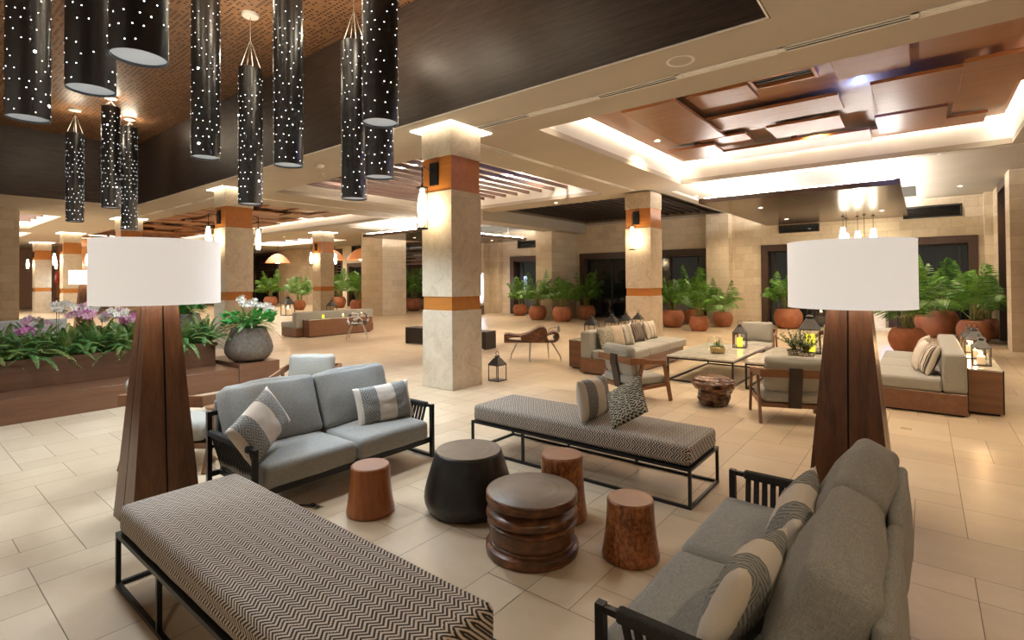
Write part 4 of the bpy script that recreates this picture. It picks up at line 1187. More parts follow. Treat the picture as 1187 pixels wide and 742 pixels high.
def lantern(lab, x, y, z, s=1.0, rz=0, candle=None, grp='metal lanterns', clab=None, cs=1.0, sz=None):
    if _l[0]: o = LN; LN.location = (x, y, z); LN.rotation_euler = (0, 0, rz); LN['label'] = lab; LN['group'] = grp; _l[0] = False
    else: o = dup(LN, lab, (x, y, z), rz, grp)
    o.scale = (s, s, sz or s)
    if candle:
        k = 1 if candle == 'ivory' else 2; pr = CI if k == 1 else CY
        if _l[k]: q = pr; q.location = (x, y, z + .0165 * (sz or s)); q['label'] = clab; q['group'] = 'lantern candles'; _l[k] = False
        else: q = dup(pr, clab, (x, y, z + .0165 * (sz or s)), 0, 'lantern candles')
        q.scale = (cs, cs, cs)
        if k == 1: light('POINT', (x, y, z + .17 * s), 5, (1, .6, .28), .02)
lantern('metal lantern on the console, first of four behind the long grey sofa', -5.08, 8.84, .55, 1.0, .1)
lantern('metal lantern on the console, second of four behind the long grey sofa', -5.08, 9.68, .55, 1.0, .1)
lantern('metal lantern with a burning candle, third of four behind the long grey sofa', -5.08, 10.32, .55, .96, .1, 'ivory', clab='ivory candle burning in the third lantern behind the long grey sofa', cs=.8)
lantern('metal lantern on the console, last of four, against the stone pillar', -5.08, 10.93, .55, .9, .1)
lantern('metal lantern with thick ivory candle, closest on the candle lantern console', .57, 8.95, .56, .84, 0, 'ivory', clab='thick ivory candle burning in the closest console lantern', cs=1.0)
lantern('metal lantern with burning candle, middle one on the candle lantern console', .55, 9.65, .56, 1.0, 0, 'ivory', clab='ivory candle burning in the middle console lantern', cs=1.0)
lantern('metal lantern with burning candle, farthest on the candle lantern console', .53, 10.35, .56, .9, 0, 'ivory', clab='ivory candle burning in the farthest console lantern', cs=.9)
lantern('small empty lantern with ring handle on the floor beside the big pillar', -5.66, 6.66, 0, 1.0, 0)
lantern('small lantern with glowing yellow candle on the stone coffee table', -2.66, 10.05, .423, 1.02, R(8), 'yellow', clab='glowing yellow candle in the small coffee table lantern', cs=1.1)
lantern('tall lantern with big yellow candle on the second coffee table', -1.52, 10.03, .423, 1.40, R(8), 'yellow', clab='big glowing yellow candle in the tall coffee table lantern', cs=1.9, sz=1.52)
lantern('lantern with yellow candle on the floor between the potted palms and door', -5.95, 17.9, 0, 1.1, 0, 'yellow', clab='yellow candle in the floor lantern by the potted palms', cs=1.5)
lantern('dark lantern with bright candle behind the grey chair at the table end', -3.6, 14.6, 0, 1.2, 0, 'ivory', clab='bright candle in the lantern behind the grey table-end chair', cs=1.3)
lantern('large lantern with pale candle on the distant table near the slim pillar', -16.9, 8.9, .55, 1.5, 0, 'ivory', clab='pale candle in the large distant lantern', cs=2.0)
lantern('dark lantern on the distant table, beside the slim stone pillar', -16.8, 10.5, .50, 1.2, 0)
def jar(lab, x, y, z, mat, clab, h=.13):
    p = thing('glass_jar', lab, 'candle holder', (x, y, z), 0, 'glass candle holders')
    m = MB(); m.lathe([(.001, .004), (.055, .004), (.058, .01), (.06, h), (.056, h), (.054, .012), (.001, .011)], 24, cap=False); m.build('glass', M['glass'], p, 40)
    q = dup(CY if mat == 'y' else CI, clab, (x, y, z + .0125), 0, 'holder candles'); q.scale = (.9, .9, .7)
jar('glass holder glowing yellow on the distant wooden console', -14.64, 8.85, .54, 'y', 'yellow candle glowing in glass on the distant console')
jar('glass holder with sparkling flame in the middle of the distant console', -14.64, 9.55, .54, 'w', 'small flame candle in glass on the distant console')
jar('pale glass holder at the far end of the distant console', -14.64, 10.25, .54, 'w', 'ivory candle in glass at the far end of the distant console')
# ------------------------------------------------------------------ hanging star tubes
def star_mesh(seed, L, r=.18):
    rnd = random.Random(seed); m = MB()
    rows = int(L / .105); n = 13
    for j in range(rows):
        for i in range(n):
            if rnd.random() < .36: continue
            a = 2 * PI * (i + (j % 2) * .5 + rnd.uniform(-.16, .16)) / n; z = .06 + (j + rnd.uniform(-.2, .2)) * (L - .12) / rows
            q = rnd.random(); s = .0052 if q < .9 else (.0065 if q < .985 else .014)
            mi = 0 if q < .80 else (1 if q < .9 else (0 if q < .985 else 2))
            c = Vector((math.cos(a) * (r + .0015), math.sin(a) * (r + .0015), z)); t = Vector((-math.sin(a), math.cos(a), 0)); u = Vector((0, 0, 1))
            m.face([c + (t * math.cos(k * PI / 3) + u * math.sin(k * PI / 3)) * s for k in range(6)], mi)
    return m.mesh('perforation_light', [M['star'], M['star_w'], M['star_b']])
TL_ = 2.36
tube_me = None
def tube_pendant(label, x, y, zb, L, zc=6.03, seed=0, src=None):
    p = thing('star_tube_pendant', label, 'pendant lamp', (x, y, zb), seed * .7, 'perforated star tube pendants')
    r = .18
    m = MB(); m.lathe([(r - .006, 0), (r, 0), (r, L), (r - .006, L), (r - .006, 0)], 56, cap=False); m.build('tube', M['tube'], p, 40)
    link('perforation_light', star_mesh(seed, L), p)['kind'] = 'stuff'
    m = MB(); m.lathe([(0, .022), (r - .007, .022), (r - .007, .028), (0, .028)], 48, cap=False); m.build('diffuser', M['disc'], p, 40)
    m = MB(); H = zc - zb
    for k in range(4):
        a = k * PI / 2 + .5; m.tube([(.165 * math.cos(a), .165 * math.sin(a), L - .01), (.012 * math.cos(a), .012 * math.sin(a), min(H - .12, L + .45))], .004, 6)
    m.tube([(0, 0, min(H - .12, L + .45)), (0, 0, H - .03)], .006, 6); m.build('cable', M['chain'], p)
    m = MB(); m.lathe([(.02, H - .06), (.12, H - .045), (.13, H - .02), (.13, H)], 28); m.build('ceiling_rose', M['whiteplastic'], p, 40)
    light('SPOT', (x, y, zb + .0), 115, (.74, .87, 1.0), .15, (0, 0, 0), 130, .6)
    light('POINT', (x, y, zb + L + .12), 13, (1, .85, .62), .16)
PD = [
    ('biggest dotted black tube pendant cut by the picture corner', -7.244, 1.021, 3.411),
    ('wide dotted black tube pendant between two wider ones, second from the corner', -5.708, 1.212, 3.398),
    ('widest dotted tube pendant with its pale lower disc fully showing', -4.44, 1.22, 3.334),
    ('dotted tube pendant with two bright star flares hanging above the white lamp', -7.793, 2.922, 3.436),
    ('slim dotted tube pendant whose round ceiling plate and chains show', -8.438, 3.826, 2.948),
    ('dotted tube pendant beside the slim chained one, higher bottom', -6.418, 3.393, 3.207),
    ('slim dotted tube pendant overlapped by a wider tube near the pillar', -6.462, 4.41, 2.897),
    ('wide dotted tube pendant nearest the big stone pillar with a large flare', -4.317, 3.259, 3.313),
    ('dotted tube pendant partly behind the wide one near the big pillar', -5.35, 4.022, 3.007),
    ('far small dotted tube pendant hanging in front of the glowing coffers', -16.415, 3.175, 3.226),
    ('far dotted tube pendant ending above its neighbour, over the lamp shade', -14.7, 3.488, 3.444),
    ('far dotted tube pendant hanging lowest behind another over the lamp shade', -16.254, 4.255, 3.104),
]
LEN = [2.37, 2.38, 2.45, 2.34, 2.18, 2.29, 2.28, 2.03, 2.12, 2.19, 2.34, 2.68]
for i, ((lab, x, y, z), L) in enumerate(zip(PD, LEN)): tube_pendant(lab, x, y, z, L, seed=i + 1)

# cluster of glass pendants under the dropped panel
cp = None
for i, (x, y, dz, nth) in enumerate(((-1.926, 18.9, .34, 'outermost glass pendant of the cluster, toward the stone pier'), (-1.897, 19.5, .50, 'glass pendant tucked behind its neighbour in the cluster'), (-1.573, 19.22, .46, 'middle glass pendant of the cluster under the dark panel'), (-1.375, 18.83, .92, 'lowest-hanging glass pendant of the cluster under the dark panel'), (-1.18, 19.28, .40, 'outermost glass pendant of the cluster, toward the louvred window'))):
    p = thing('glass_pendant', nth, 'pendant lamp', (x, y, 3.6), 0, 'glass pendants under the dropped panel')
    m = MB(); m.lathe([(.05, 0), (.05, -.02), (.01, -.03)], 20); m.build('ceiling_rose', M['black'], p, 40)
    m = MB(); m.tube([(0, 0, -.02), (0, 0, -dz + .02)], .008, 6); m.lathe([(.055, -dz - .05), (.05, -dz + .01), (.012, -dz + .03)], 16); m.build('stem', M['black'], p, 40)
    m = MB(); m.lathe([(.052, -dz), (.075, -dz - .12), (.105, -dz - .30), (.09, -dz - .38), (.07, -dz - .50)], 20); m.build('shade', M['sconce'], p, 40)
light('POINT', (-1.5, 18.9, 2.6), 40, (1, .82, .56), .15)

# copper dome pendants far away
for lab, x, y, z in (('copper dome pendant with glowing bulb by the distant slatted window', -33.6, 17.0, 2.95), ('copper dome pendant just past the slim stone pillar', -27.2, 17.0, 2.95), ('copper dome pendant partly behind the stone pier', -23.7, 16.6, 2.85), ('copper dome pendant at the distant window edge behind the flower pot pillar', -37.6, 16.0, 2.9)):
    p = thing('dome_pendant', lab, 'pendant lamp', (x, y, z), 0, 'copper dome pendants')
    m = MB(); m.lathe([(.76, 0), (.70, .12), (.56, .32), (.36, .50), (.14, .60), (.04, .62)], 28, cap=False); m.build('shade', M['copper'], p, 60)
    m = MB(); m.tube([(0, 0, .6), (0, 0, CZ - z)], .015, 6); m.build('cord', M['black'], p)
    m = MB(); m.lathe([(0, -.04), (.12, .0), (.15, .10), (.1, .25), (.03, .45)], 16); m.build('bulb', M['sconce'], p, 60)
    light('POINT', (x, y, z - .1), 22, (1, .7, .4), .15)

# ------------------------------------------------------------------ plants
def frond(m, base, ang, L, lift, droop, nl, ll, w, mi=0, rnd=random, stem=.006, vfold=.35, smi=1, taper=.75, start=.18):
    """arching rachis with paired leaflets"""
    ca, sa = math.cos(ang), math.sin(ang)
    pts = []
    N = 12
    for i in range(N + 1):
        t = i / N
        h = L * t * math.cos(lift * 0 + 0) 
        r = L * (math.sin(lift) * t + .28 * droop * t * t)
        z = L * (math.cos(lift) * t - .62 * droop * t * t * t)
        pts.append(Vector((base[0] + ca * r, base[1] + sa * r, base[2] + z)))
    m.tube(pts, [stem * (1 - .8 * i / N) for i in range(N + 1)], 4, mi=smi)
    side = Vector((-sa, ca, 0))
    for i in range(nl):
        t = start + (1 - start) * (i + .5) / nl
        k = min(N - 1, int(t * N)); f = t * N - k
        p = pts[k].lerp(pts[k + 1], f); d = (pts[k + 1] - pts[k]).normalized(); up = side.cross(d).normalized()
        l = ll * (math.sin(PI * min(1, (t * .9 + .12))) ** taper) * rnd.uniform(.85, 1.1)
        for s in (-1, 1):
            dirv = (side * s * .86 + d * .55 + up * vfold * rnd.uniform(.4, 1.2)).normalized()
            dr = Vector((0, 0, -1)) * l * .22 * rnd.uniform(.5, 1.4)
            q = dirv.cross(up).normalized() * w * .5
            b = p + dirv * l * .5 + dr * .25; e = p + dirv * l + dr
            m.face([p - q * .4, b - q, b + q, p + q * .4], mi); m.face([b - q, e, b + q], mi)

def palm_mesh(seed, H=1.95, nf=16, spread=1.0, nl=26):
    rnd = random.Random(seed); m = MB()
    for i in range(nf):
        a = i * 2.399 + rnd.uniform(-.3, .3); q = i / nf
        lift = (.10 + .75 * q) * spread * rnd.uniform(.8, 1.2)
        L = H * (1.0 - .28 * q) * rnd.uniform(.85, 1.08)
        bx = .10 * math.cos(a * 1.7); by = .10 * math.sin(a * 1.7)
        frond(m, (bx, by, .0), a, L, lift * .80, .26 + .70 * q * rnd.uniform(.7, 1.3), nl, .46, .034, 0, rnd, .010, .55, 1, .6, .22)
    return m.mesh('foliage', [M['palm'], M['palm_stem']])
def cane_mesh(seed, H=.65):
    rnd = random.Random(seed); m = MB()
    for i in range(7):
        a = rnd.uniform(0, 6.28); r = rnd.uniform(.02, .14); m.tube([(r * math.cos(a), r * math.sin(a), 0), (r * 1.25 * math.cos(a), r * 1.25 * math.sin(a), H * .5), (r * 1.7 * math.cos(a), r * 1.7 * math.sin(a), H * rnd.uniform(.7, 1.0))], [.018, .015, .010], 7)
    return m.mesh('cane', M['palm_stem'], 60)
palms = [palm_mesh(s, 1.95, 12, sp, 26) for s, sp in ((1, 1.0), (2, .8), (3, 1.15), (4, 1.0))]
canes = [cane_mesh(s) for s in (1, 2)]
pot_m = MB(); pot_m.lathe([(.235, 0), (.27, .02), (.335, .12), (.382, .26), (.388, .36), (.362, .47), (.315, .55), (.285, .585), (.275, .592), (.26, .585), (.26, .54)], 48, cap=False); pot_m.lathe([(0, .003), (.236, .003)], 48, cap=False)
pot_me = pot_m.mesh('pot', M['terra'], 60)
so = MB(); so.lathe([(0, .552), (.27, .548)], 32, cap=False); soil_me = so.mesh('soil', M['soil'])
def palm(lab, x, y, k, s=1.0, fs=1.0, rz=0.0):
    p = thing('potted_palm', lab, 'potted palm', (x, y, 0), rz, 'potted palms'); p.scale = (s, s, s)
    link('pot', pot_me, p); link('soil', soil_me, p)
    f = link('foliage', palms[k], p, (0, 0, .62)); f.scale = (fs, fs, fs); link('cane', canes[k % 2], p, (0, 0, .54))
palm('potted palm standing at the glass door beside the lit screen', -15.15, 19.55, 3, .9, .92, .3)
palm('potted palm in front of the stone pier, second of four in a row', -12.86, 17.80, 0, 1.0, .92, 1.0)
palm('potted palm in a terracotta bowl in front of the stone pier, third of the row', -11.50, 17.62, 1, 1.02, .82, 2.2)
palm('potted palm in a terracotta bowl at the wide door, last of the row of four', -11.25, 19.15, 2, 1.0, 1.0, .8)
palm('potted palm with its pot touching the grey sofa pillar edge', -6.93, 17.75, 1, 1.02, .80, 3.3)
palm('taller potted palm against the door glass behind the pillar', -6.75, 19.35, 3, .95, 1.08, 1.5)
palm('bushy potted palm whose terracotta pot peeks out behind the glowing lantern', -5.55, 18.85, 0, .86, .85, 4.0)
palm('wide leafy potted palm in front of the stone pier behind the coffee table', -5.72, 16.9, 2, .82, .98, 5.0)
palm('potted palm half hidden by the white lamp shade at the dark doorway', -3.57, 19.35, 1, 1.14, .78, 2.6)
palm('large feathery potted palm right behind the striped pillow sofa', -.30, 14.72, 2, .93, 1.02, .4)
palm('potted palm in the widest terracotta pot before the louvred window', .28, 18.85, 0, 1.30, .72, 3.0)
palm('bright green potted palm near the tall dark side door', 1.02, 17.85, 3, .96, 1.0, 1.0)
palm('potted palm at the edge of the tall dark side door', 1.36, 19.3, 1, .9, 1.0, 2.0)
palm('potted palm by the distant slatted screen, nearer of two pots there', -23.6, 18.6, 0, 1.35, .9, 1.0)
palm('second potted palm by the distant slatted screen', -22.6, 19.3, 3, 1.2, .95, 1.3)
palm('tall bright palm before the distant door past the slim pillar', -24.9, 17.2, 1, 1.1, 1.1, .2)
palm('palm in a small clay pot between the flower pot pillar and slim pillar', -29.4, 16.2, 1, .95, 1.15, .9)
palm('shaggy dark palm by the distant slatted window', -35.2, 17.3, 0, 1.15, 1.0, 2.0)
palm('dark palm just seen past the slim stone pillar', -29.3, 18.8, 3, 1.2, 1.0, 2.0)

# planter with seat ledge and pot pedestal
PX = -8.6
p = thing('planter', 'long brown veneered planter box with a low seat ledge', 'planter', (PX, 0, 0))
m = MB(); m.box(-1.9, 0, -4.0, 3.71, 0, .31, bev=.003, seg=1); m.build('ledge', M['planter'], p)
m = MB(); m.box(-1.75, -.66, -4.0, 3.62, .31, .64, bev=.003, seg=1); m.build('box', M['planter'], p)
m = MB(); m.box(-1.78, -1.72, -4.0, 3.64, .64, .70); m.box(-.68, -.63, -4.0, 3.64, .64, .70); m.box(-1.72, -.68, 3.59, 3.64, .64, .70); m.build('rim', M['planter'], p)
m = MB(); m.box(-1.72, -.68, -4.0, 3.59, .64, .66); m.build('soil', M['soil'], p)
p = thing('pedestal', 'low brown veneered block carrying the round flower pot', 'pedestal', (-9.25, 4.045, 0))
m = MB(); m.box(-.65, .65, -.325, .335, .03, .37, bev=.003, seg=1); m.build('block', M['planter'], p)
m = MB(); m.box(-.62, .62, -.30, .31, 0, .03); m.build('plinth', M['groove'], p)

def fern_mesh(seed, nf=46, L=.60):
    rnd = random.Random(seed); m = MB()
    for i in range(nf):
        a = i * 2.399 + rnd.uniform(-.4, .4); q = i / nf
        frond(m, (.03 * math.cos(a), .03 * math.sin(a), 0), a, L * rnd.uniform(.7, 1.1), (.15 + .95 * q), .35 + .9 * q * rnd.uniform(.6, 1.2), 24, .055, .017, 2 if rnd.random() < .30 else 0, rnd, .004, .15, 1, .55, .08)
    return m.mesh('fern', [M['fern'], M['palm_stem'], M['fern_yellow']])
ferns = [fern_mesh(s) for s in (1, 2, 3, 4)]
rnd = random.Random(3)
FN = ['at the picture edge of the planter', 'just in from the planter edge', 'third along the planter', 'fourth along the planter', 'fifth along the planter', 'sixth along the planter', 'in the planter, beside the obelisk lamp', 'hidden partly by the obelisk lamp', 'past the obelisk lamp in the planter', 'at the planter end under the tiered pot']
for i in range(10):
    y = .25 + i * .365
    o = link('fern', ferns[i % 4], None, (-9.42 + rnd.uniform(-.05, .05), y, .67), (0, R(8), rnd.uniform(0, 6.28)))
    o.scale = (1.02, 1.02, .95 + .15 * rnd.random()); tag(o, 'front-row green fern ' + FN[i], 'fern', 'front-row planter ferns')
for i in range(9):
    y = .42 + i * .36
    o = link('fern', ferns[(i + 2) % 4], None, (-9.92 + rnd.uniform(-.06, .06), y, .67), (0, 0, rnd.uniform(0, 6.28)))
    o.scale = (1.1, 1.1, 1.0 + .2 * rnd.random()); tag(o, 'back-row green fern growing behind the front ferns in the planter', 'fern', 'back-row planter ferns')

def orchid(lab, x, y, z, H, cols, seed, lean, n=10):
    rr = random.Random(seed); p = thing('orchid', lab, 'orchid', (x, y, z), 0, 'orchids in the planter')
    m = MB(); bl = []
    for k in range(2):
        a = lean + (k - .5) * .9; pts = []
        for i in range(9):
            t = i / 8; r = .06 * t + .24 * max(0, t - .55) ** 1.2 * 2; zz = H * (math.sin(min(t, .8) / .8 * PI / 2) - .55 * max(0, t - .75))
            pts.append(Vector((.02 * k + r * math.cos(a), r * math.sin(a), zz)))
        m.tube(pts, .004, 5); bl += [(pts[j].lerp(pts[j + 1], f), a) for j in (4, 5, 6, 7) for f in (.0, .5)]
    m.build('stem', M['palm_stem'], p)
    m = MB()
    for k in range(5):
        a = k * 1.26 + seed; q = [Vector((math.cos(a) * r, math.sin(a) * r, zz)) for r, zz in ((.0, .02), (.10, .09), (.22, .06))]; s = Vector((-math.sin(a), math.cos(a), 0)) * .028
        m.face([q[0] - s * .4, q[1] - s, q[1] + s, q[0] + s * .4]); m.face([q[1] - s, q[2], q[1] + s])
    m.build('foliage', M['bush'], p)
    m = MB()
    for (c, a) in bl:
        c = c + Vector((rr.uniform(-.05, .05), rr.uniform(-.05, .05), rr.uniform(-.02, .02))); mi = rr.choice(cols)
        f = Vector((1, rr.uniform(-.6, .4), rr.uniform(-.3, .3))).normalized(); u = f.cross(Vector((0, 0, 1))).normalized(); v = u.cross(f)
        for k in range(5):
            b = k * 2 * PI / 5 + PI / 2; w = .036 if k in (1, 4) else .024; L = .052
            d = u * math.cos(b) + v * math.sin(b); s = (u * -math.sin(b) + v * math.cos(b)) * w * .62
            m.face([c, c + d * L * .45 - s, c + d * L + f * .006 - s * .5, c + d * L + f * .006 + s * .5, c + d * L * .45 + s], mi)
        m.lathe([(0, 0), (.008, .006), (.004, .014), (0, .016)], 6, Matrix.Translation(c) @ f.to_track_quat('Z', 'Y').to_matrix().to_4x4(), mi=3)
    m.build('blossom', [M['petal_w'], M['petal_p'], M['petal_m'], M['flower_y']], p)
OR = [('white orchid spray rising highest above the planter ferns', 1.60, .60, (0, 0, 0), .3), ('white and pink orchid at the start of the orchid row', 1.30, .42, (0, 1), 2.5), ('low pink orchid drooping among the planter ferns', 1.42, .32, (1, 2), -1.4), ('pink and white orchid next to the highest white spray', 1.80, .56, (1, 0, 0), 1.2), ('deep pink orchid in the middle of the orchid row', 1.93, .50, (1, 2, 1), -.6),
      ('magenta and white orchid beside the middle of the row', 2.08, .46, (2, 0, 1), 1.5), ('white orchid before the obelisk lamp', 2.22, .50, (0, 0, 1), .2), ('magenta orchid with small blossoms before the obelisk lamp', 2.34, .40, (2, 1, 0), 1.0), ('pale pink orchid closest to the obelisk lamp', 2.47, .42, (0, 1, 2), 1.3)]
for i, (lab, y, H, cols, lean) in enumerate(OR): orchid(lab, -9.70 - .05 * (i % 2), y * 1.06 - .02, .68, H * 1.24, cols, i + 1, lean)

# flower pots
def round_pot(lab, x, y, z, s, seed, flowers):
    p = thing('flower_pot', lab, 'flower pot', (x, y, z), 0, 'rough grey round pots'); p.scale = (s, s, s)
    m = MB(); m.lathe([(.17, 0), (.23, .01), (.31, .06), (.365, .15), (.375, .22), (.35, .33), (.305, .44), (.275, .52), (.268, .56), (.255, .565), (.25, .53)], 48, cap=False); m.lathe([(0, .003), (.171, .003)], 32, cap=False); m.build('pot', M['greypot'], p, 60)
    m = MB(); m.lathe([(0, .535), (.255, .53)], 32, cap=False); m.build('soil', M['soil'], p)
    f = link('fern_foliage', ferns[seed % 4], p, (0, 0, .52)); f.scale = (.85, .85, .9)
    rr = random.Random(seed); m = MB()
    for i in range(120):
        a = rr.uniform(0, 6.28); r = .38 * math.sqrt(rr.random()); zz = .60 + .30 * rr.random() * (1 - r); c = Vector((r * math.cos(a), r * math.sin(a), zz)); d = Vector((math.cos(a), math.sin(a), rr.uniform(-.1, .9))).normalized()
        s = d.cross(Vector((rr.uniform(-1, 1), rr.uniform(-1, 1), 1))).normalized(); L = rr.uniform(.08, .15); w = L * .42
        m.face([c, c + d * L * .3 - s * w * .8, c + d * L * .7 - s * w * .7, c + d * L, c + d * L * .7 + s * w * .7, c + d * L * .3 + s * w * .8])
    m.build('foliage', M['bush'], p)
    m = MB()
    for i in range(9):
        a = rr.uniform(0, 6.28); r = .20 * rr.random(); m.tube([(r * math.cos(a) * .4, r * math.sin(a) * .4, .53), (r * math.cos(a), r * math.sin(a), .8)], .006, 5)
    m.build('stem', M['palm_stem'], p)
    if flowers:
        m = MB()
        for i in range(70):
            t = rr.random(); a = rr.uniform(0, 6.28); r = .09 * math.sqrt(rr.random())
            c = Vector((-.02 + r * math.cos(a), -.16 + .46 * t + r * math.sin(a), 1.04 - .16 * t + rr.uniform(-.06, .06))) if i < 54 else Vector((.05 + r * math.cos(a), .30 + r * math.sin(a), .86 + rr.uniform(-.04, .04)))
            for k in range(4):
                b = k * PI / 2 + rr.random(); d = Vector((.5, math.cos(b), math.sin(b))).normalized(); s = d.cross(Vector((1, 0, 0))).normalized() * .02
                m.face([c, c + d * .026 - s, c + d * .052, c + d * .026 + s])
        m.build('flower', M['petal_w'], p)
round_pot('round rough grey pot of white flowers and green leaves on the low pedestal', -8.93, 4.02, .37, 1.0, 1, True)
round_pot('round grey pot of green foliage on the planter, half hidden by the lamp', -9.92, 3.36, .66, .9, 2, False)

# ------------------------------------------------------------------ small things on the coffee tables
p = thing('brass_bowl', 'hammered brass bowl holding a small plant on the coffee table', 'bowl', (-2.76, 9.06, .423))
m = MB(); m.lathe([(.06, 0), (.10, .006), (.122, .04), (.128, .075), (.12, .11), (.113, .115), (.115, .075), (.09, .02), (0, .015)], 36, cap=False); m.build('bowl', M['brass'], p, 60)
f = link('foliage', ferns[0], p, (0, 0, .06)); f.scale = (.24, .24, .42)
def glass_globe(lab, x, y, z, r):
    p = thing('glass_cloche', lab, 'glass', (x, y, z)); m = MB()
    m.lathe([(r * .55, 0), (r * .9, r * .35), (r, r * .85), (r * .85, r * 1.45), (r * .62, r * 1.8), (r * .66, r * 1.86)], 32, cap=False); m.build('glass', M['glass'], p, 60)
    return p
glass_globe('clear round glass vase standing behind the brass bowl', -2.88, 9.30, .423, .14)
q = dup(CI, 'tiny flame candle inside the clear round vase on the coffee table', (-2.88, 9.30, .427), 0, 'table candles'); q.scale = (.7, .7, .6)
def herb(lab, x, y, seed):
    p = thing('herb_pot', lab, 'potted plant', (x, y, .423), 0, 'speckled herb pots'); p.scale = (1.4, 1.4, 1.25); m = MB()
    m.lathe([(.05, 0), (.058, .004), (.082, .10), (.084, .115), (.076, .115), (.07, .09)], 28, cap=False); m.build('pot', M['speckle'], p, 60)
    m = MB(); m.lathe([(0, .095), (.073, .095)], 20, cap=False); m.build('soil', M['soil'], p)
    rr = random.Random(seed); m = MB(); st = MB()
    for i in range(34):
        a = rr.uniform(0, 6.28); tip = Vector((math.cos(a) * rr.uniform(.04, .22), math.sin(a) * rr.uniform(.04, .22), rr.uniform(.20, .36))); pts = [Vector((0, 0, .09)), Vector((tip.x * .4, tip.y * .4, .2)), tip]; st.tube(pts, .002, 4)
        for k in range(14):
            t = .25 + .75 * k / 13; c = pts[0].lerp(pts[1], t * 2) if t < .5 else pts[1].lerp(pts[2], t * 2 - 1); d = Vector((rr.uniform(-1, 1), rr.uniform(-1, 1), rr.uniform(-.2, .8))).normalized(); s = d.cross(Vector((0, 0, 1))).normalized() * .009
            m.face([c, c + d * .016 - s, c + d * .036, c + d * .016 + s])
    st.build('stem', M['palm_stem'], p); m.build('foliage', M['sage'], p)
herb('speckled herb pot with trailing grey-green sprigs, the one farther from the tall lamp', -1.60, 9.14, 5)
herb('speckled herb pot with grey-green sprigs in front of the tall lantern', -1.40, 8.93, 6)

# ------------------------------------------------------------------ sculptural seats
def deer_bench():
    p = thing('sculptural_bench', 'sculptural dark wood bench with carved hump and curved metal legs', 'bench', (-6.53, 8.73, 0), math.atan2(.62, .78))
    out = [(-.52, .40), (-.53, .56), (-.44, .575), (-.30, .54), (-.15, .55), (0, .60), (.10, .66), (.20, .71), (.30, .72), (.36, .67), (.375, .60), (.45, .585), (.52, .62), (.58, .60), (.66, .58), (.66, .52), (.63, .44), (.56, .395), (.2, .385), (-.2, .385)]
    holes = []
    def strip(poly): return poly
    m = MB()
    A = T(0, .19, 0) @ RX(PI / 2)
    # body with the hump
    m.prism([(-.14, .385), (-.20, .53), (-.15, .55), (0, .60), (.10, .66), (.20, .71), (.30, .72), (.36, .67), (.375, .60), (.37, .50), (.40, .43), (.44, .385)], 0, .38, A, bev=.02)
    # bow at one end
    m.prism([(-.53, .39), (-.53, .56), (-.44, .575), (-.30, .545), (-.17, .54), (-.20, .50), (-.32, .50), (-.42, .49), (-.46, .46), (-.40, .43), (-.14, .41), (-.13, .385), (-.5, .385)], .02, .36, A, bev=.01)
    # looped end
    m.prism([(.36, .56), (.42, .575), (.50, .61), (.57, .60), (.62, .57), (.63, .50), (.60, .43), (.54, .39), (.42, .385), (.42, .405), (.52, .42), (.57, .46), (.58, .51), (.56, .55), (.50, .565), (.42, .545), (.37, .53)], .03, .35, A, bev=.008)
    m.build('seat', M['turned'], p)
    m = MB()
    m.tube([(.40, -.05, .62), (.45, -.06, .68), (.54, -.06, .70), (.62, -.04, .69)], .010, 8); m.tube([(.62, -.04, .60), (.625, -.04, .66), (.62, -.04, .72), (.60, -.04, .73)], [.03, .032, .026, .012], 10)
    m.tube([(.52, 0, .46), (.55, 0, .49), (.55, .02, .53)], [.035, .045, .03], 10); m.build('antler_handle', M['steel'], p, 60)
    for (x, y, ex, ey) in ((-.22, .14, -.38, .20), (.02, -.14, .0, -.20), (.40, .14, .42, .2), (.46, -.10, .64, -.16)):
        m = MB(); m.tube([(x, y, .40), (x + (ex - x) * .55, y + (ey - y) * .5, .24), (ex, ey, .10), (ex + (ex - x) * .1, ey, 0)], [.020, .018, .015, .011], 8); m.build('leg', M['steel'], p)
deer_bench()
p = thing('spotted_chair', 'small chair of black and white curved shell on splayed chrome legs', 'chair', (-13.05, 9.0, 0), R(50))
A = T(0, .22, 0) @ RX(PI / 2)
m = MB(); m.lathe([(.05, .40), (.16, .405), (.245, .43), (.255, .455), (.235, .46), (.15, .43), (.05, .425)], 28, T(0, 0, 0), cap=True)
for s in (-1, 1):
    m.tube([(s * .22, -.12, .44), (s * .30, -.02, .56), (s * .27, .12, .66), (s * .16, .24, .73), (s * .02, .27, .70)], [.03, .038, .036, .034, .03], 10)
m.tube([(-.22, .10, .45), (-.10, .2, .56), (.04, .22, .58), (.2, .12, .46)], [.028, .034, .034, .028], 10); m.tube([(-.02, .27, .70), (.0, .22, .58), (.02, .16, .45)], [.03, .026, .03], 10)
m.build('shell', M['hide'], p, 60)
for (x, y) in ((-.15, -.13), (.15, -.13), (-.14, .13), (.14, .13)):
    m = MB(); m.tube([(x, y, .42), (x * 1.35, y * 1.35, .30), (x * 1.75, y * 1.75, .14), (x * 2.0, y * 2.0, 0)], [.014, .013, .011, .010], 8); m.build('leg', M['steel'], p)
p = thing('low_bench', 'long low black bench passing behind the big stone pillar', 'bench', (-9.72, 9.48, 0), R(5.2))
m = MB(); m.box(-1.36, 1.36, -.22, .22, .36, .435, bev=.01); m.build('seat', M['slat_dark'], p)
m = MB(); m.box(-1.36, -1.29, -.22, .22, 0, .36, bev=.006); m.box(1.29, 1.36, -.22, .22, 0, .36, bev=.006); m.box(-1.29, 1.29, -.20, -.15, .02, .36); m.build('side_panel', M['slat_dark'], p)

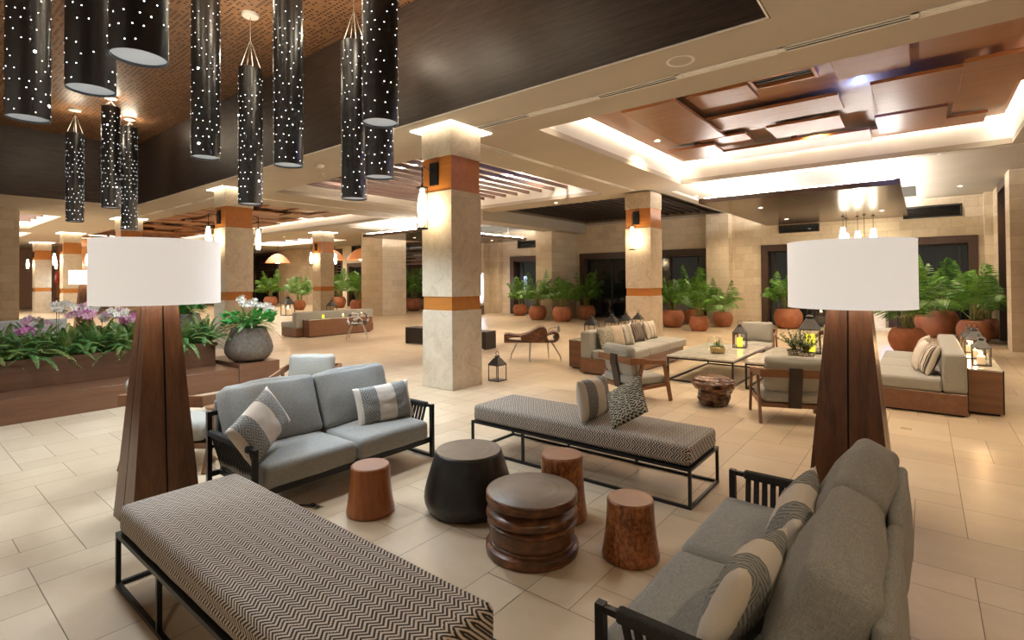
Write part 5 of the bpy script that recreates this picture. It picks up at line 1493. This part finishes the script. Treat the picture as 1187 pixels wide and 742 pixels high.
# lit information screen
p = thing('display_screen', 'tall free-standing lit white screen beside the big pillar', 'screen', (-17.45, 18.9, 0), R(18))
m = MB(); m.box(-.45, .45, -.08, .08, .55, 2.05, bev=.015); m.build('housing', M['bluewhite'], p)
m = MB(); m.box(-.38, .38, -.086, -.08, .95, 1.97); m.box(-.30, .3, -.089, -.086, 1.5, 1.7, mi=1); m.box(-.30, .1, -.089, -.086, 1.15, 1.35, mi=1); m.build('display', [M['screen'], M['screen2']], p)
m = MB(); m.box(-.40, .40, -.14, .14, 0, .45, bev=.01); m.box(-.2, .2, -.05, .05, .45, .56); m.build('base', M['doorwood'], p)
light('AREA', (-17.3, 18.6, 1.4), 25, (.6, .75, 1.0), .7, (R(90), 0, R(18)), sy=1.0)
p = thing('white_cabinet', 'pale panel standing between the two dark doorways under the lamp shade', 'cabinet', (-1.13, 20.1, 0))
m = MB(); m.box(-.19, .19, -.16, .16, .10, 1.5, bev=.01); m.build('body', M['bluewhite'], p)
m = MB(); m.box(-.30, .34, -.3, .16, 0, .10, bev=.01); m.build('plinth', M['bluewhite'], p)
light('POINT', (-.75, 17.6, .9), 14, (.45, .6, 1.0), .2)
# red alarm sign and metal cabinet by the block wall
p = thing('alarm_box', 'small red alarm box on the wall near the farthest pillar', 'alarm', (-42.5, 7.38, 2.05))
m = MB(); m.box(-.30, .30, -.09, 0, -.33, .33, bev=.03); m.build('case', M['red'], p)
m = MB(); m.box(-.14, .14, -.10, -.09, -.16, .16, bev=.01); m.build('panel', M['bluewhite'], p)
p = thing('reception_screen', 'small bright monitor in the distant amber wood doorway', 'screen', (-40.0, 7.2, 1.75))
m = MB(); m.box(-.5, .5, -.04, .04, -.35, .35, bev=.01); m.build('bezel', M['black'], p)
m = MB(); m.box(-.47, .47, -.046, -.04, -.32, .32); m.build('display', M['screen'], p)
m = MB(); m.box(-.05, .05, -.03, .03, -.9, -.35); m.box(-.9, .9, -.2, .2, -1.75, -.9, bev=.01); m.build('stand', M['doorwood'], p)
# ------------------------------------------------------------------ lamps of the room, mostly added fill
WARM = (1.0, .78, .53); NEU = (1.0, .88, .74); COOL = (.78, .88, 1.0)
k = 0
for (x, y) in ((-3.9, 7.4), (-2.3, 8.9), (.2, 7.0), (-4.4, 10.5), (-1.6, 11.45), (.75, 10.15)):  # spots added in the tray to light the lounge floor
    downlight(x, y, 4.655, 150, 'tiny fill downlight added between the boards of the wood ceiling over the coffee tables', WARM)
for (x, y) in ((-24.6, 8.6), (-22.2, 8.1), (-17.4, 8.8), (-26.5, 10.6), (-19.5, 11.6), (-30.5, 10.0)):
    downlight(x, y, 4.655, 190, 'tiny lit downlight between the boards of the distant wood ceiling', NEU)
for (x, y) in ((-12.5, 8.5), (-10.4, 10.2), (-8.3, 8.5), (-12.5, 12.0), (-8.3, 12.0)):  # extra spots put over the slats to light the floor below
    downlight(x, y, 5.098, 150, 'tiny fill downlight added above the lit wooden ceiling slats', NEU)
for (x, y) in ((1.9, 1.2), (.4, -1.5), (3.4, 9.5)):  # added fill lamps, all outside the view
    downlight(x, y, CZ - .003, 75, 'unseen fill downlight added to the plain beige ceiling near the side wall', WARM)
for (x, y) in ((-27, 14), (-33, 12), (-36, 16), (-31, 18.6), (-37, 14), (-25, 18.5)):  # added to brighten the distant dining side
    downlight(x, y, CZ - .001, 150, 'small fill downlight added to the beige ceiling of the distant dining side', WARM)
# blue accent between two boards
light('POINT', (-.72, 9.35, 4.56), 20, (.06, .20, 1.0), .05)
light('POINT', (-4.12, 7.82, 4.60), 9, (1, .75, .4), .03)
for (x, y) in ((-3.4, 15), (-1.2, 15), (-3.4, 18.4), (-.9, 18.0), (-17.5, 15), (-16, 18.5)):  # added under the panels to light the floor near the palms
    downlight(x, y, 3.599, 110, 'tiny fill downlight added to the underside of a dropped dark panel', WARM)
for (x, y) in ((-9, 13.5), (-12.5, 13.4), (-14.0, 15.5), (-14, 18.6), (-5.2, 18.6), (.8, 18.2), (-5.2, 15.2)):  # added wash for the stone wall and far floor
    downlight(x, y, CZ - .003, 130, 'small fill downlight added to the beige ceiling strips before the stone wall', WARM)

# parts that belong to another part
SUB = {'hem': 'shade', 'soil': 'pot', 'handle': 'roof', 'perforation_light': 'tube', 'flame': 'wax', 'wick': 'wax', 'display': 'housing', 'grille': 'rim', 'piping': 'seat_cushion'}
stem = lambda n: n.split('.')[0]
for o in list(bpy.data.objects):
    t = SUB.get(stem(o.name))
    if t and o.parent and o.parent.get('category'):
        for q in o.parent.children:
            if stem(q.name) == t and q is not o:
                o.parent = q; break
